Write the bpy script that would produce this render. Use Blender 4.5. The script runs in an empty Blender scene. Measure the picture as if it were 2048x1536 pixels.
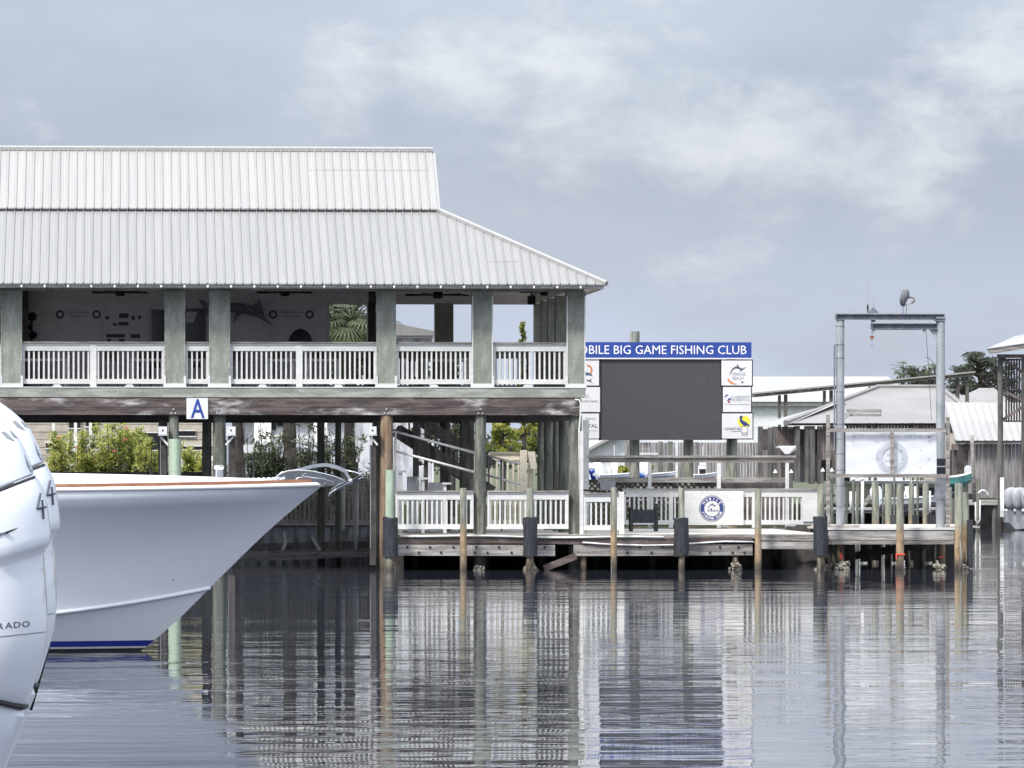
import bpy, math, random
from mathutils import Vector, Matrix
random.seed(11)
scene = bpy.context.scene
COL = scene.collection
PI = math.pi
# ---------------------------------------------------------------- camera
FPX, HZ, VPX, CAMH = 12000.0, 925.0, 220.0, 2.8     # focal length in photo pixels, horizon row, vanishing column of +Y, eye height
PSI = math.atan((1024 - VPX) / FPX)
cam_d = bpy.data.cameras.new('camera'); cam = bpy.data.objects.new('camera', cam_d); COL.objects.link(cam)
cam.location = (0, 0, CAMH); cam.rotation_euler = (PI / 2, 0, -PSI)
cam_d.sensor_width = 36; cam_d.lens = FPX / 2048 * 36
cam_d.shift_y = (HZ - 768) / 2048.0
cam_d.clip_start = 0.5; cam_d.clip_end = 8000
scene.camera = cam

def P(px, py, Y):
    """point of the place seen at photo pixel (px,py) standing Y metres out"""
    u = (px - 1024) / FPX; v = (HZ - py) / FPX
    c, s = math.cos(PSI), math.sin(PSI)
    k = Y / (c - u * s)
    return Vector((k * (s + u * c), Y, CAMH + v * k))
def PX(px, Y): return P(px, HZ, Y).x
def PZ(py, Y, px=900): return P(px, py, Y).z

# ---------------------------------------------------------------- world, sun, exposure
SUN_EL, SUN_AZ = math.radians(50), math.radians(-138)      # azimuth measured from +Y towards +X
world = bpy.data.worlds.new('World'); scene.world = world; world.use_nodes = True
wn, wl = world.node_tree.nodes, world.node_tree.links
wn.clear()
def N(nodes, t, **kw):
    n = nodes.new(t)
    for k, v in kw.items(): setattr(n, k, v)
    return n
wo = N(wn, 'ShaderNodeOutputWorld'); wbg = N(wn, 'ShaderNodeBackground')
sky = N(wn, 'ShaderNodeTexSky', sky_type='NISHITA', sun_disc=False, sun_elevation=SUN_EL, sun_rotation=SUN_AZ)
sky.air_density = 1.0; sky.dust_density = 2.0
sks = N(wn, 'ShaderNodeVectorMath', operation='SCALE'); sks.inputs['Scale'].default_value = 0.085
wl.new(sky.outputs[0], sks.inputs[0])
tc = N(wn, 'ShaderNodeTexCoord')
sep = N(wn, 'ShaderNodeSeparateXYZ'); wl.new(tc.outputs['Generated'], sep.inputs[0])
def wmap(src, a, b, c=0.0, d=1.0, smooth=True):
    m = N(wn, 'ShaderNodeMapRange'); m.interpolation_type = 'SMOOTHSTEP' if smooth else 'LINEAR'
    m.inputs['From Min'].default_value = a; m.inputs['From Max'].default_value = b
    m.inputs['To Min'].default_value = c; m.inputs['To Max'].default_value = d
    wl.new(src, m.inputs['Value']); return m.outputs[0]
def wmath(op, a, b):
    m = N(wn, 'ShaderNodeMath', operation=op)
    for i, v in enumerate((a, b)):
        if isinstance(v, (int, float)): m.inputs[i].default_value = v
        else: wl.new(v, m.inputs[i])
    return m.outputs[0]
def wnoise(scale, detail, rough, sx=(1, 1, 2.2), off=(0, 0, 0)):
    mp = N(wn, 'ShaderNodeMapping'); mp.inputs['Scale'].default_value = sx; mp.inputs['Location'].default_value = off
    wl.new(tc.outputs['Generated'], mp.inputs[0])
    n = N(wn, 'ShaderNodeTexNoise'); n.inputs['Scale'].default_value = scale; n.inputs['Detail'].default_value = detail
    n.inputs['Roughness'].default_value = rough; n.inputs['Distortion'].default_value = 0.25
    wl.new(mp.outputs[0], n.inputs['Vector']); return n.outputs['Fac']
def wcol(fac, c1, c2):
    m = N(wn, 'ShaderNodeMix', data_type='RGBA')
    if isinstance(fac, float): m.inputs['Factor'].default_value = fac
    else: wl.new(fac, m.inputs['Factor'])
    for i, v in ((6, c1), (7, c2)):
        if isinstance(v, tuple): m.inputs[i].default_value = (*v, 1)
        else: wl.new(v, m.inputs[i])
    return m.outputs[2]
# grey-blue stratus, paler towards the horizon, with low pale cumulus banks in front of it
n_big = wnoise(14, 4, 0.5); n_mid = wnoise(38, 10, 0.6, (1, 1, 1.7), (3.1, 0, 0)); n_fine = wnoise(110, 6, 0.6, (1, 1, 1.8), (0, 1.7, 0))
tone = wcol(wmap(sep.outputs['Z'], 0.0, 0.05), (0.455, 0.515, 0.64), (0.255, 0.283, 0.358))
tone = wcol(wmap(n_big, 0.35, 0.7), tone, (0.315, 0.345, 0.41))
tone = wcol(wmap(sep.outputs['Z'], 0.08, 0.5), tone, (0.52, 0.55, 0.60))      # brighter overhead, added to lift the light on shaded faces
bank = None
for (bx, by, r, w) in ((700, 190, 0.016, .75), (930, 190, 0.020, .9), (1180, 150, 0.022, .9), (1360, 230, 0.020, 1.0), (1600, 270, 0.020, 1.0),
                       (1800, 330, 0.018, .95), (2030, 60, 0.020, 1.0), (40, 250, 0.012, .5), (1250, 20, 0.02, .6), (1500, 420, 0.02, .55)):
    d = (P(bx, by, 100) - Vector((0, 0, CAMH))).normalized()
    dist = N(wn, 'ShaderNodeVectorMath', operation='DISTANCE'); dist.inputs[1].default_value = d
    wl.new(tc.outputs['Generated'], dist.inputs[0])
    f = wmap(dist.outputs['Value'], 0.0, r * 1.35, w, 0.0)
    bank = f if bank is None else wmath('MAXIMUM', bank, f)
wide = wmap(n_big, 0.5, 0.8, 0.0, 0.5)                        # the same kind of banks all round the sky
field = wmath('ADD', wmath('MAXIMUM', bank, wide), wmath('MULTIPLY', wmath('SUBTRACT', n_mid, 0.5), 2.0))
field = wmath('ADD', field, wmath('MULTIPLY', wmath('SUBTRACT', n_fine, 0.5), 0.7))
cloud = wmap(field, 0.25, 1.1)
lit = wcol(wmap(n_mid, 0.35, 0.7), (0.43, 0.46, 0.50), (0.575, 0.58, 0.585))
col = wcol(wmath('MULTIPLY', cloud, 0.58), tone, lit)
mixsky = wcol(0.86, sks.outputs[0], col)
# an overcast sky grows brighter towards the zenith (CIE overcast law)
cie = wmath('ADD', wmath('MULTIPLY', wmath('MAXIMUM', sep.outputs['Z'], 0.0), 2.0), 1.0)
csc = N(wn, 'ShaderNodeVectorMath', operation='SCALE'); wl.new(mixsky, csc.inputs[0]); wl.new(cie, csc.inputs['Scale'])
wl.new(csc.outputs[0], wbg.inputs['Color']); wbg.inputs['Strength'].default_value = 1.0
wl.new(wbg.outputs[0], wo.inputs['Surface'])

sun_d = bpy.data.lights.new('sun', 'SUN'); sun = bpy.data.objects.new('sun', sun_d); COL.objects.link(sun)
sun_d.energy = 2.6; sun_d.angle = math.radians(9); sun_d.color = (1.0, 0.955, 0.88)
sdir = Vector((math.sin(SUN_AZ) * math.cos(SUN_EL), math.cos(SUN_AZ) * math.cos(SUN_EL), math.sin(SUN_EL)))
sun.rotation_euler = sdir.to_track_quat('Z', 'Y').to_euler()
sun.location = sdir * 300
vs = scene.view_settings
vs.view_transform = 'Standard'; vs.look = 'None'; vs.gamma = 1.0; vs.exposure = 0.72
scene.cycles.max_bounces = 8; scene.cycles.diffuse_bounces = 4; scene.cycles.glossy_bounces = 4
scene.cycles.caustics_reflective = True; scene.cycles.blur_glossy = 1.0; scene.cycles.sample_clamp_indirect = 4.0; scene.cycles.caustics_refractive = False
scene.cycles.use_denoising = True

# ---------------------------------------------------------------- materials
M = {}
def mat(name, c1, c2=None, rough=0.7, scale=(3, 3, 3), detail=6, metallic=0.0, bump=0.0, lo=0.40, hi=0.60,
        stain=None, stain_scale=(1, 1, 1), stain_lo=0.55, stain_hi=0.7, zramp=None, spec=0.5, trans=0.0, coat=0.0, var=.12, grit=.22, gscale=26.0):
    m = bpy.data.materials.new(name); m.use_nodes = True
    n, l = m.node_tree.nodes, m.node_tree.links
    b = n['Principled BSDF']
    b.inputs['Roughness'].default_value = rough; b.inputs['Metallic'].default_value = metallic
    b.inputs['Specular IOR Level'].default_value = spec
    b.inputs['Coat Weight'].default_value = coat
    g = N(n, 'ShaderNodeNewGeometry')
    def noise(sc, det, off=0.0):
        mp = N(n, 'ShaderNodeMapping'); mp.inputs['Scale'].default_value = sc; mp.inputs['Location'].default_value = (off, off * .7, off * .3)
        l.new(g.outputs['Position'], mp.inputs[0])
        t = N(n, 'ShaderNodeTexNoise'); t.inputs['Scale'].default_value = 1.0; t.inputs['Detail'].default_value = det; t.inputs['Roughness'].default_value = 0.6
        l.new(mp.outputs[0], t.inputs['Vector']); return t.outputs['Fac']
    def rng(src, a, bb):
        r = N(n, 'ShaderNodeMapRange'); r.interpolation_type = 'SMOOTHSTEP'
        r.inputs['From Min'].default_value = a; r.inputs['From Max'].default_value = bb
        l.new(src, r.inputs['Value']); return r.outputs[0]
    def mix(f, a, bb):
        x = N(n, 'ShaderNodeMix', data_type='RGBA')
        l.new(f, x.inputs['Factor'])
        for i, v in ((6, a), (7, bb)):
            if isinstance(v, tuple): x.inputs[i].default_value = (*v, 1)
            else: l.new(v, x.inputs[i])
        return x.outputs[2]
    c2 = c2 or tuple(x * 0.85 for x in c1)
    nz = noise(scale, detail)
    out = mix(rng(nz, lo, hi), c1, c2)
    if zramp:      # list of (z, colour): standing stains by height, frayed by noise
        s = N(n, 'ShaderNodeSeparateXYZ'); l.new(g.outputs['Position'], s.inputs[0])
        ad = N(n, 'ShaderNodeMath', operation='MULTIPLY_ADD'); l.new(noise((5, 5, 1.3), 5, 7.0), ad.inputs[0])
        ad.inputs[1].default_value = 0.7; ad.inputs[2].default_value = -0.35
        zz = N(n, 'ShaderNodeMath', operation='ADD'); l.new(s.outputs['Z'], zz.inputs[0]); l.new(ad.outputs[0], zz.inputs[1])
        for (z0, z1, cc, amt) in zramp:
            r = N(n, 'ShaderNodeMapRange'); r.interpolation_type = 'SMOOTHSTEP'
            r.inputs['From Min'].default_value = z0; r.inputs['From Max'].default_value = z1
            r.inputs['To Min'].default_value = amt; r.inputs['To Max'].default_value = 0.0
            l.new(zz.outputs[0], r.inputs['Value'])
            dark = mix(rng(noise((9, 9, 4), 6, 3.0), .35, .65), cc, tuple(x * .55 for x in cc))
            out = mix(r.outputs[0], out, dark)
    if stain:
        out = mix(rng(noise(stain_scale, 7, 13.0), stain_lo, stain_hi), out, stain)
    if grit or var:
        oi = N(n, 'ShaderNodeObjectInfo')
        def mm(op, a, bb, cc=None):
            x = N(n, 'ShaderNodeMath', operation=op)
            for i, v in enumerate((a, bb, cc)):
                if v is None: continue
                if isinstance(v, (int, float)): x.inputs[i].default_value = v
                else: l.new(v, x.inputs[i])
            return x.outputs[0]
        f = mm('MULTIPLY_ADD', oi.outputs['Random'], var, 1 - var / 2)
        gr = noise((gscale, gscale, gscale), 3, 21.0)
        f = mm('MULTIPLY', f, mm('MULTIPLY_ADD', gr, 4 * grit, 1 - 2 * grit))
        vm = N(n, 'ShaderNodeVectorMath', operation='SCALE'); l.new(out, vm.inputs[0]); l.new(f, vm.inputs['Scale'])
        out = vm.outputs[0]
    l.new(out, b.inputs['Base Color'])
    if bump:
        bp = N(n, 'ShaderNodeBump'); bp.inputs['Strength'].default_value = bump; bp.inputs['Distance'].default_value = 0.02
        l.new(noise(tuple(x * 3 for x in scale), 5, 1.0), bp.inputs['Height']); l.new(bp.outputs[0], b.inputs['Normal'])
    if trans:
        b.inputs['Transmission Weight'].default_value = 0.0
        tr = N(n, 'ShaderNodeBsdfTranslucent'); l.new(out, tr.inputs['Color'])
        mx = N(n, 'ShaderNodeMixShader'); mx.inputs[0].default_value = trans
        l.new(b.outputs[0], mx.inputs[1]); l.new(tr.outputs[0], mx.inputs[2]); l.new(mx.outputs[0], n['Material Output'].inputs['Surface'])
    M[name] = m; return m

mat('white_paint', (0.65, 0.65, 0.64), (0.58, 0.585, 0.575), 0.55, (2, 2, 6), stain=(0.42, 0.425, 0.40), stain_scale=(3, 3, 1.2), stain_lo=.62, stain_hi=.8, var=.08, grit=.07)
mat('cream_paint', (0.74, 0.68, 0.56), (0.66, 0.60, 0.49), 0.6, (2, 2, 6))
mat('column_green', (0.285, 0.30, 0.262), (0.21, 0.222, 0.192), 0.75, (5, 5, 1.6), 8, bump=.2, stain=(0.20, 0.215, 0.178), stain_scale=(3, 3, 0.9), stain_lo=.47, stain_hi=.66)
mat('fascia_green', (0.345, 0.362, 0.318), (0.225, 0.238, 0.208), 0.75, (1.2, 4, 7), 8, stain=(0.20, 0.205, 0.185), stain_scale=(.9, 3, 4), stain_lo=.52, stain_hi=.68)
mat('beam_brown', (0.115, 0.089, 0.085), (0.05, 0.038, 0.037), 0.8, (1.0, 4, 9), 8, bump=.3, stain=(0.50, 0.48, 0.49), stain_scale=(.8, 1, 2.6), stain_lo=.52, stain_hi=.72)
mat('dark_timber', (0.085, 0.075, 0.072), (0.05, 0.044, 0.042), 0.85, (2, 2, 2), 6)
mat('grey_timber', (0.33, 0.31, 0.29), (0.17, 0.155, 0.145), 0.85, (1.2, 4, 12), 9, bump=.4, stain=(0.12, 0.105, 0.10), stain_scale=(.8, 2, 3), stain_lo=.55, stain_hi=.75)
mat('brown_timber', (0.135, 0.105, 0.096), (0.075, 0.055, 0.05), 0.85, (1.2, 4, 12), 9, bump=.4, stain=(0.34, 0.32, 0.31), stain_scale=(.7, 2, 3), stain_lo=.54, stain_hi=.74)
mat('pale_plank', (0.42, 0.40, 0.38), (0.235, 0.22, 0.21), 0.85, (1.0, 4, 12), 9, bump=.4, stain=(0.16, 0.145, 0.14), stain_scale=(.6, 2, 4), stain_lo=.56, stain_hi=.7)
mat('deck_boards', (0.50, 0.465, 0.415), (0.42, 0.39, 0.35), 0.8, (0.8, 7, 1), 7)
ZR = [(0.75, 1.45, (0.40, 0.265, 0.15), .85), (0.18, 0.55, (0.16, 0.13, 0.095), .95), (-0.1, 0.28, (0.035, 0.033, 0.03), .95)]
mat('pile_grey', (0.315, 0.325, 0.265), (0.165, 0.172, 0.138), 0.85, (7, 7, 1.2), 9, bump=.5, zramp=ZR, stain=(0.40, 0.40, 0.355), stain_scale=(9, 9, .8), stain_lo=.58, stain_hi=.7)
mat('pile_green', (0.40, 0.49, 0.375), (0.30, 0.38, 0.29), 0.8, (8, 8, 1.0), 8, bump=.4, zramp=[(0.18, 0.6, (0.16, 0.13, 0.095), .9), (-0.1, 0.28, (0.035, 0.033, 0.03), .95)])
mat('pile_brown', (0.30, 0.21, 0.135), (0.15, 0.10, 0.068), 0.85, (7, 7, .9), 9, bump=.5, zramp=[(0.1, 0.7, (0.13, 0.10, 0.07), .9), (-0.1, 0.25, (0.035, 0.033, 0.03), .95)],
    stain=(0.21, 0.195, 0.175), stain_scale=(7, 7, .8), stain_lo=.55, stain_hi=.7)
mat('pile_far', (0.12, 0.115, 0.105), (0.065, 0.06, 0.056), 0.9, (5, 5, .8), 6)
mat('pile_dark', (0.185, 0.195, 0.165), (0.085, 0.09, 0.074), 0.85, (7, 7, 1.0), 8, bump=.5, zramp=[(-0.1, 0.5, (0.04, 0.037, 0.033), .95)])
mat('barnacle', (0.33, 0.30, 0.25), (0.13, 0.11, 0.09), 0.95, (16, 16, 16), 5, bump=1.0, stain=(0.45, 0.42, 0.36), stain_scale=(25, 25, 25))
mat('black_wrap', (0.032, 0.036, 0.045), (0.018, 0.02, 0.026), 0.6, (12, 12, 4), 5, bump=.8)
mat('roof_white', (0.315, 0.31, 0.303), (0.294, 0.29, 0.284), 0.55, (5, .25, .25), 4, stain=(0.28, 0.28, 0.274), stain_scale=(9, .3, .3), stain_lo=.62, stain_hi=.85, var=.05, grit=.07)
mat('roof_aged', (0.262, 0.26, 0.258), (0.242, 0.241, 0.24), 0.55, (5, .25, .25), 4, stain=(0.23, 0.23, 0.232), stain_scale=(9, .3, .3), stain_lo=.6, stain_hi=.85, var=.05, grit=.08)
mat('roof_trim', (0.50, 0.49, 0.48), (0.42, 0.41, 0.40), 0.6)
mat('ceiling_board', (0.78, 0.76, 0.74), (0.72, 0.70, 0.68), 0.7, (1, 8, 1))
mat('interior_wall', (0.76, 0.75, 0.75), (0.70, 0.69, 0.69), 0.8)
mat('floor_board', (0.20, 0.16, 0.135), (0.14, 0.11, 0.09), 0.8, (1, 8, 1))
mat('black_metal', (0.022, 0.022, 0.024), (0.014, 0.014, 0.016), 0.5, spec=.4)
mat('dark_glass', (0.015, 0.016, 0.02), (0.02, 0.02, 0.024), 0.15)
mat('galvanised', (0.40, 0.42, 0.44), (0.29, 0.31, 0.335), 0.55, (3, 3, 1.0), 7, metallic=.35, bump=.1, stain=(0.27, 0.20, 0.15), stain_scale=(4, 4, .9), stain_lo=.66, stain_hi=.8)
mat('steel_beam', (0.21, 0.23, 0.265), (0.15, 0.16, 0.185), 0.6, (5, 5, 7), 8, metallic=.3, stain=(0.23, 0.15, 0.11), stain_scale=(5, 5, 5), stain_lo=.6, stain_hi=.75)
mat('stainless', (0.72, 0.73, 0.74), (0.62, 0.63, 0.645), 0.16, (4, 4, 4), metallic=1.0, var=0, grit=.0)
mat('steel_shade', (0.30, 0.31, 0.32), (0.24, 0.25, 0.26), 0.25, (4, 4, 4), metallic=1.0, var=0, grit=.05)  # stainless darkened in its colour for the dark water it mirrors
mat('fish_dark', (0.13, 0.135, 0.15), (0.20, 0.20, 0.21), 0.5, (9, 9, 9))
mat('pipe_white', (0.78, 0.78, 0.76), (0.68, 0.68, 0.65), 0.5)
mat('sign_blue', (0.018, 0.052, 0.27), (0.022, 0.06, 0.30), 0.45, var=0, grit=.06)
mat('print_navy', (0.022, 0.035, 0.16), (0.03, 0.045, 0.18), 0.6)
mat('print_dark', (0.055, 0.06, 0.085), (0.07, 0.075, 0.10), 0.6)
mat('print_grey', (0.28, 0.29, 0.33), (0.24, 0.25, 0.29), 0.6)
mat('print_red', (0.42, 0.045, 0.035), (0.36, 0.04, 0.03), 0.6)
mat('print_yellow', (0.72, 0.66, 0.07), (0.66, 0.60, 0.06), 0.6)
mat('print_orange', (0.60, 0.22, 0.07), (0.5, 0.17, 0.05), 0.6)
mat('print_teal', (0.06, 0.14, 0.22), (0.05, 0.12, 0.18), 0.6)
mat('print_white', (0.82, 0.82, 0.82), (0.78, 0.78, 0.79), 0.5, var=0, grit=.02)
mat('print_faded', (0.58, 0.605, 0.675), (0.54, 0.565, 0.63), 0.6, trans=.25, var=0, grit=.05)
mat('panel_white', (0.68, 0.68, 0.70), (0.64, 0.64, 0.66), 0.45, var=.04, grit=.04)
mat('led_screen', (0.060, 0.060, 0.068), (0.045, 0.045, 0.052), 0.55, (25, 25, 25), 3, var=0, grit=.3, gscale=34)
mat('banner_cloth', (0.74, 0.75, 0.78), (0.71, 0.725, 0.76), 0.6, (1.5, 1.5, 1.5), trans=.25, var=0, grit=.03)
mat('gelcoat', (0.81, 0.835, 0.885), (0.79, 0.815, 0.865), 0.22, (.5, .5, .5), spec=.5, coat=.4, var=0, grit=.012, gscale=3)
mat('gelcoat_deck', (0.80, 0.80, 0.78), (0.77, 0.77, 0.755), 0.4, var=0, grit=.015, gscale=3)
mat('teak', (0.30, 0.125, 0.06), (0.22, 0.085, 0.04), 0.35, (4, 4, 20), coat=.5, var=0, grit=.1)
mat('boot_navy', (0.016, 0.035, 0.26), (0.02, 0.04, 0.29), 0.25, var=0, grit=.05)
mat('antifoul', (0.022, 0.03, 0.032), (0.03, 0.04, 0.035), 0.7)
mat('engine_white', (0.72, 0.75, 0.80), (0.69, 0.72, 0.775), 0.2, (1.3, 1.3, 1.3), spec=.5, coat=.5, var=0, grit=.012, gscale=8)
mat('engine_grey', (0.22, 0.235, 0.255), (0.19, 0.20, 0.22), 0.4, var=0, grit=.02)
mat('rubber', (0.02, 0.02, 0.024), (0.03, 0.03, 0.034), 0.6)
mat('flag_orange', (0.80, 0.10, 0.05), (0.7, 0.08, 0.04), 0.6)
mat('leaf_oleander', (0.30, 0.36, 0.075), (0.13, 0.18, 0.038), 0.5, (1.6, 1.6, 1.6), trans=.45, stain=(0.55, 0.56, 0.17), stain_scale=(2.6, 2.6, 2.6), stain_lo=.44, stain_hi=.56)  # pale stain puts sunlit highlights into the leaf colour
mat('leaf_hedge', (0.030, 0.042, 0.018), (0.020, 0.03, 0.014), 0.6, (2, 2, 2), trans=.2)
mat('leaf_bright', (0.34, 0.36, 0.075), (0.16, 0.19, 0.04), 0.5, (1.2, 1.2, 1.2), trans=.5, stain=(0.52, 0.50, 0.15), stain_scale=(2, 2, 2), stain_lo=.52, stain_hi=.64)
mat('leaf_palm', (0.085, 0.105, 0.04), (0.04, 0.054, 0.022), 0.35, (2, 2, 2), trans=.3)
mat('leaf_pine', (0.065, 0.08, 0.05), (0.04, 0.052, 0.034), 0.6, (.5, .5, .5), trans=.2)
mat('flower_pink', (0.70, 0.20, 0.24), (0.60, 0.16, 0.18), 0.6, trans=.3)
mat('bark', (0.055, 0.047, 0.043), (0.032, 0.028, 0.026), 0.9, (6, 6, 2), bump=1.0)
mat('siding_beige', (0.40, 0.365, 0.31), (0.33, 0.30, 0.255), 0.7)
mat('siding_white', (0.66, 0.68, 0.70), (0.60, 0.62, 0.65), 0.6)
mat('board_brown', (0.20, 0.165, 0.155), (0.125, 0.10, 0.097), 0.85, (5, 5, .7), 8, stain=(0.30, 0.27, 0.26), stain_scale=(6, 6, .5), stain_lo=.55, stain_hi=.7)
mat('slat_grey', (0.50, 0.48, 0.47), (0.36, 0.345, 0.335), 0.85, (5, 5, .7), 8)
mat('board_grey', (0.27, 0.255, 0.255), (0.16, 0.15, 0.15), 0.85, (5, 5, .7), 8, stain=(0.09, 0.082, 0.08), stain_scale=(6, 6, .5), stain_lo=.55, stain_hi=.7)
mat('roof_grey', (0.215, 0.208, 0.20), (0.185, 0.179, 0.173), 0.5, (.5, .3, .3), 5)
mat('roof_bright', (0.315, 0.308, 0.298), (0.28, 0.273, 0.265), 0.5, (.4, .3, .3), 5)
mat('cover_grey', (0.34, 0.35, 0.37), (0.26, 0.27, 0.29), 0.85, (4, 4, 4), bump=.8)
mat('teal_hull', (0.10, 0.36, 0.33), (0.08, 0.30, 0.28), 0.25, coat=.4)
mat('cloth_blue', (0.04, 0.18, 0.55), (0.03, 0.13, 0.42), 0.8)
mat('skin', (0.45, 0.27, 0.19), (0.42, 0.25, 0.17), 0.6, var=0,grit=.05)
mat('sheet_pile', (0.56, 0.57, 0.60), (0.38, 0.39, 0.42), 0.7, (3, 3, 1), 7, stain=(0.14, 0.13, 0.12), stain_scale=(2, 2, .6), stain_lo=.5, stain_hi=.7)
mat('soil', (0.13, 0.115, 0.085), (0.09, 0.085, 0.06), 0.95, (1, 1, 1))
mat('grass', (0.055, 0.07, 0.03), (0.08, 0.08, 0.042), 0.95, (.3, .3, .3))
mat('heron_grey', (0.16, 0.165, 0.175), (0.09, 0.095, 0.105), 0.8, (14, 14, 6))
mat('heron_pale', (0.24, 0.23, 0.22), (0.19, 0.18, 0.175), 0.8, (14, 14, 14))
mat('bill', (0.30, 0.25, 0.15), (0.26, 0.21, 0.12), 0.6)
mat('plastic_grey', (0.33, 0.34, 0.35), (0.29, 0.30, 0.31), 0.5)
mat('rope_white', (0.72, 0.72, 0.70), (0.6, 0.6, 0.58), 0.7)
mat('bulb', (0.80, 0.80, 0.78), (0.75, 0.75, 0.73), 0.3)

# water: dark body under a rippled mirror
m = bpy.data.materials.new('water'); m.use_nodes = True
n, l = m.node_tree.nodes, m.node_tree.links
b = n['Principled BSDF']
b.inputs['Base Color'].default_value = (0.036, 0.040, 0.056, 1); b.inputs['Roughness'].default_value = 0.012; b.inputs['IOR'].default_value = 1.333
g = N(n, 'ShaderNodeNewGeometry')
def wv(sc, det, rough=.5, off=0.0, dist=0.0):
    mp = N(n, 'ShaderNodeMapping'); mp.inputs['Scale'].default_value = sc; mp.inputs['Location'].default_value = (off, off, 0)
    l.new(g.outputs['Position'], mp.inputs[0])
    t = N(n, 'ShaderNodeTexNoise'); t.inputs['Scale'].default_value = 1.0; t.inputs['Detail'].default_value = det
    t.inputs['Roughness'].default_value = rough; t.inputs['Distortion'].default_value = dist
    l.new(mp.outputs[0], t.inputs['Vector']); return t.outputs['Fac']
def ma(op, a, bb):
    x = N(n, 'ShaderNodeMath', operation=op)
    for i, v in enumerate((a, bb)):
        if isinstance(v, (int, float)): x.inputs[i].default_value = v
        else: l.new(v, x.inputs[i])
    return x.outputs[0]
WAVE = 0.0145
h1 = wv((0.30, 0.75, 1), 2, .5)                 # long lazy ripples
h2 = wv((0.9, 2.3, 1), 2.0, .5, 5.0, .3)         # short ripples
patch = N(n, 'ShaderNodeMapRange'); patch.interpolation_type = 'SMOOTHSTEP'
patch.inputs['From Min'].default_value = .35; patch.inputs['From Max'].default_value = .7; patch.inputs['To Min'].default_value = .35; patch.inputs['To Max'].default_value = 1.0
l.new(wv((.05, .09, 1), 3, .5, 9.0), patch.inputs['Value'])
h0 = wv((0.10, 0.22, 1), 2, .5, 2.0)              # slow swell
hh = ma('ADD', ma('ADD', h1, ma('MULTIPLY', h0, 1.6)), ma('MULTIPLY', h2, 0.5)); hh = ma('MULTIPLY', hh, patch.outputs[0])
bp = N(n, 'ShaderNodeBump'); bp.inputs['Strength'].default_value = 1.0; bp.inputs['Distance'].default_value = WAVE
l.new(hh, bp.inputs['Height']); l.new(bp.outputs[0], b.inputs['Normal'])
M['water'] = m

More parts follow.
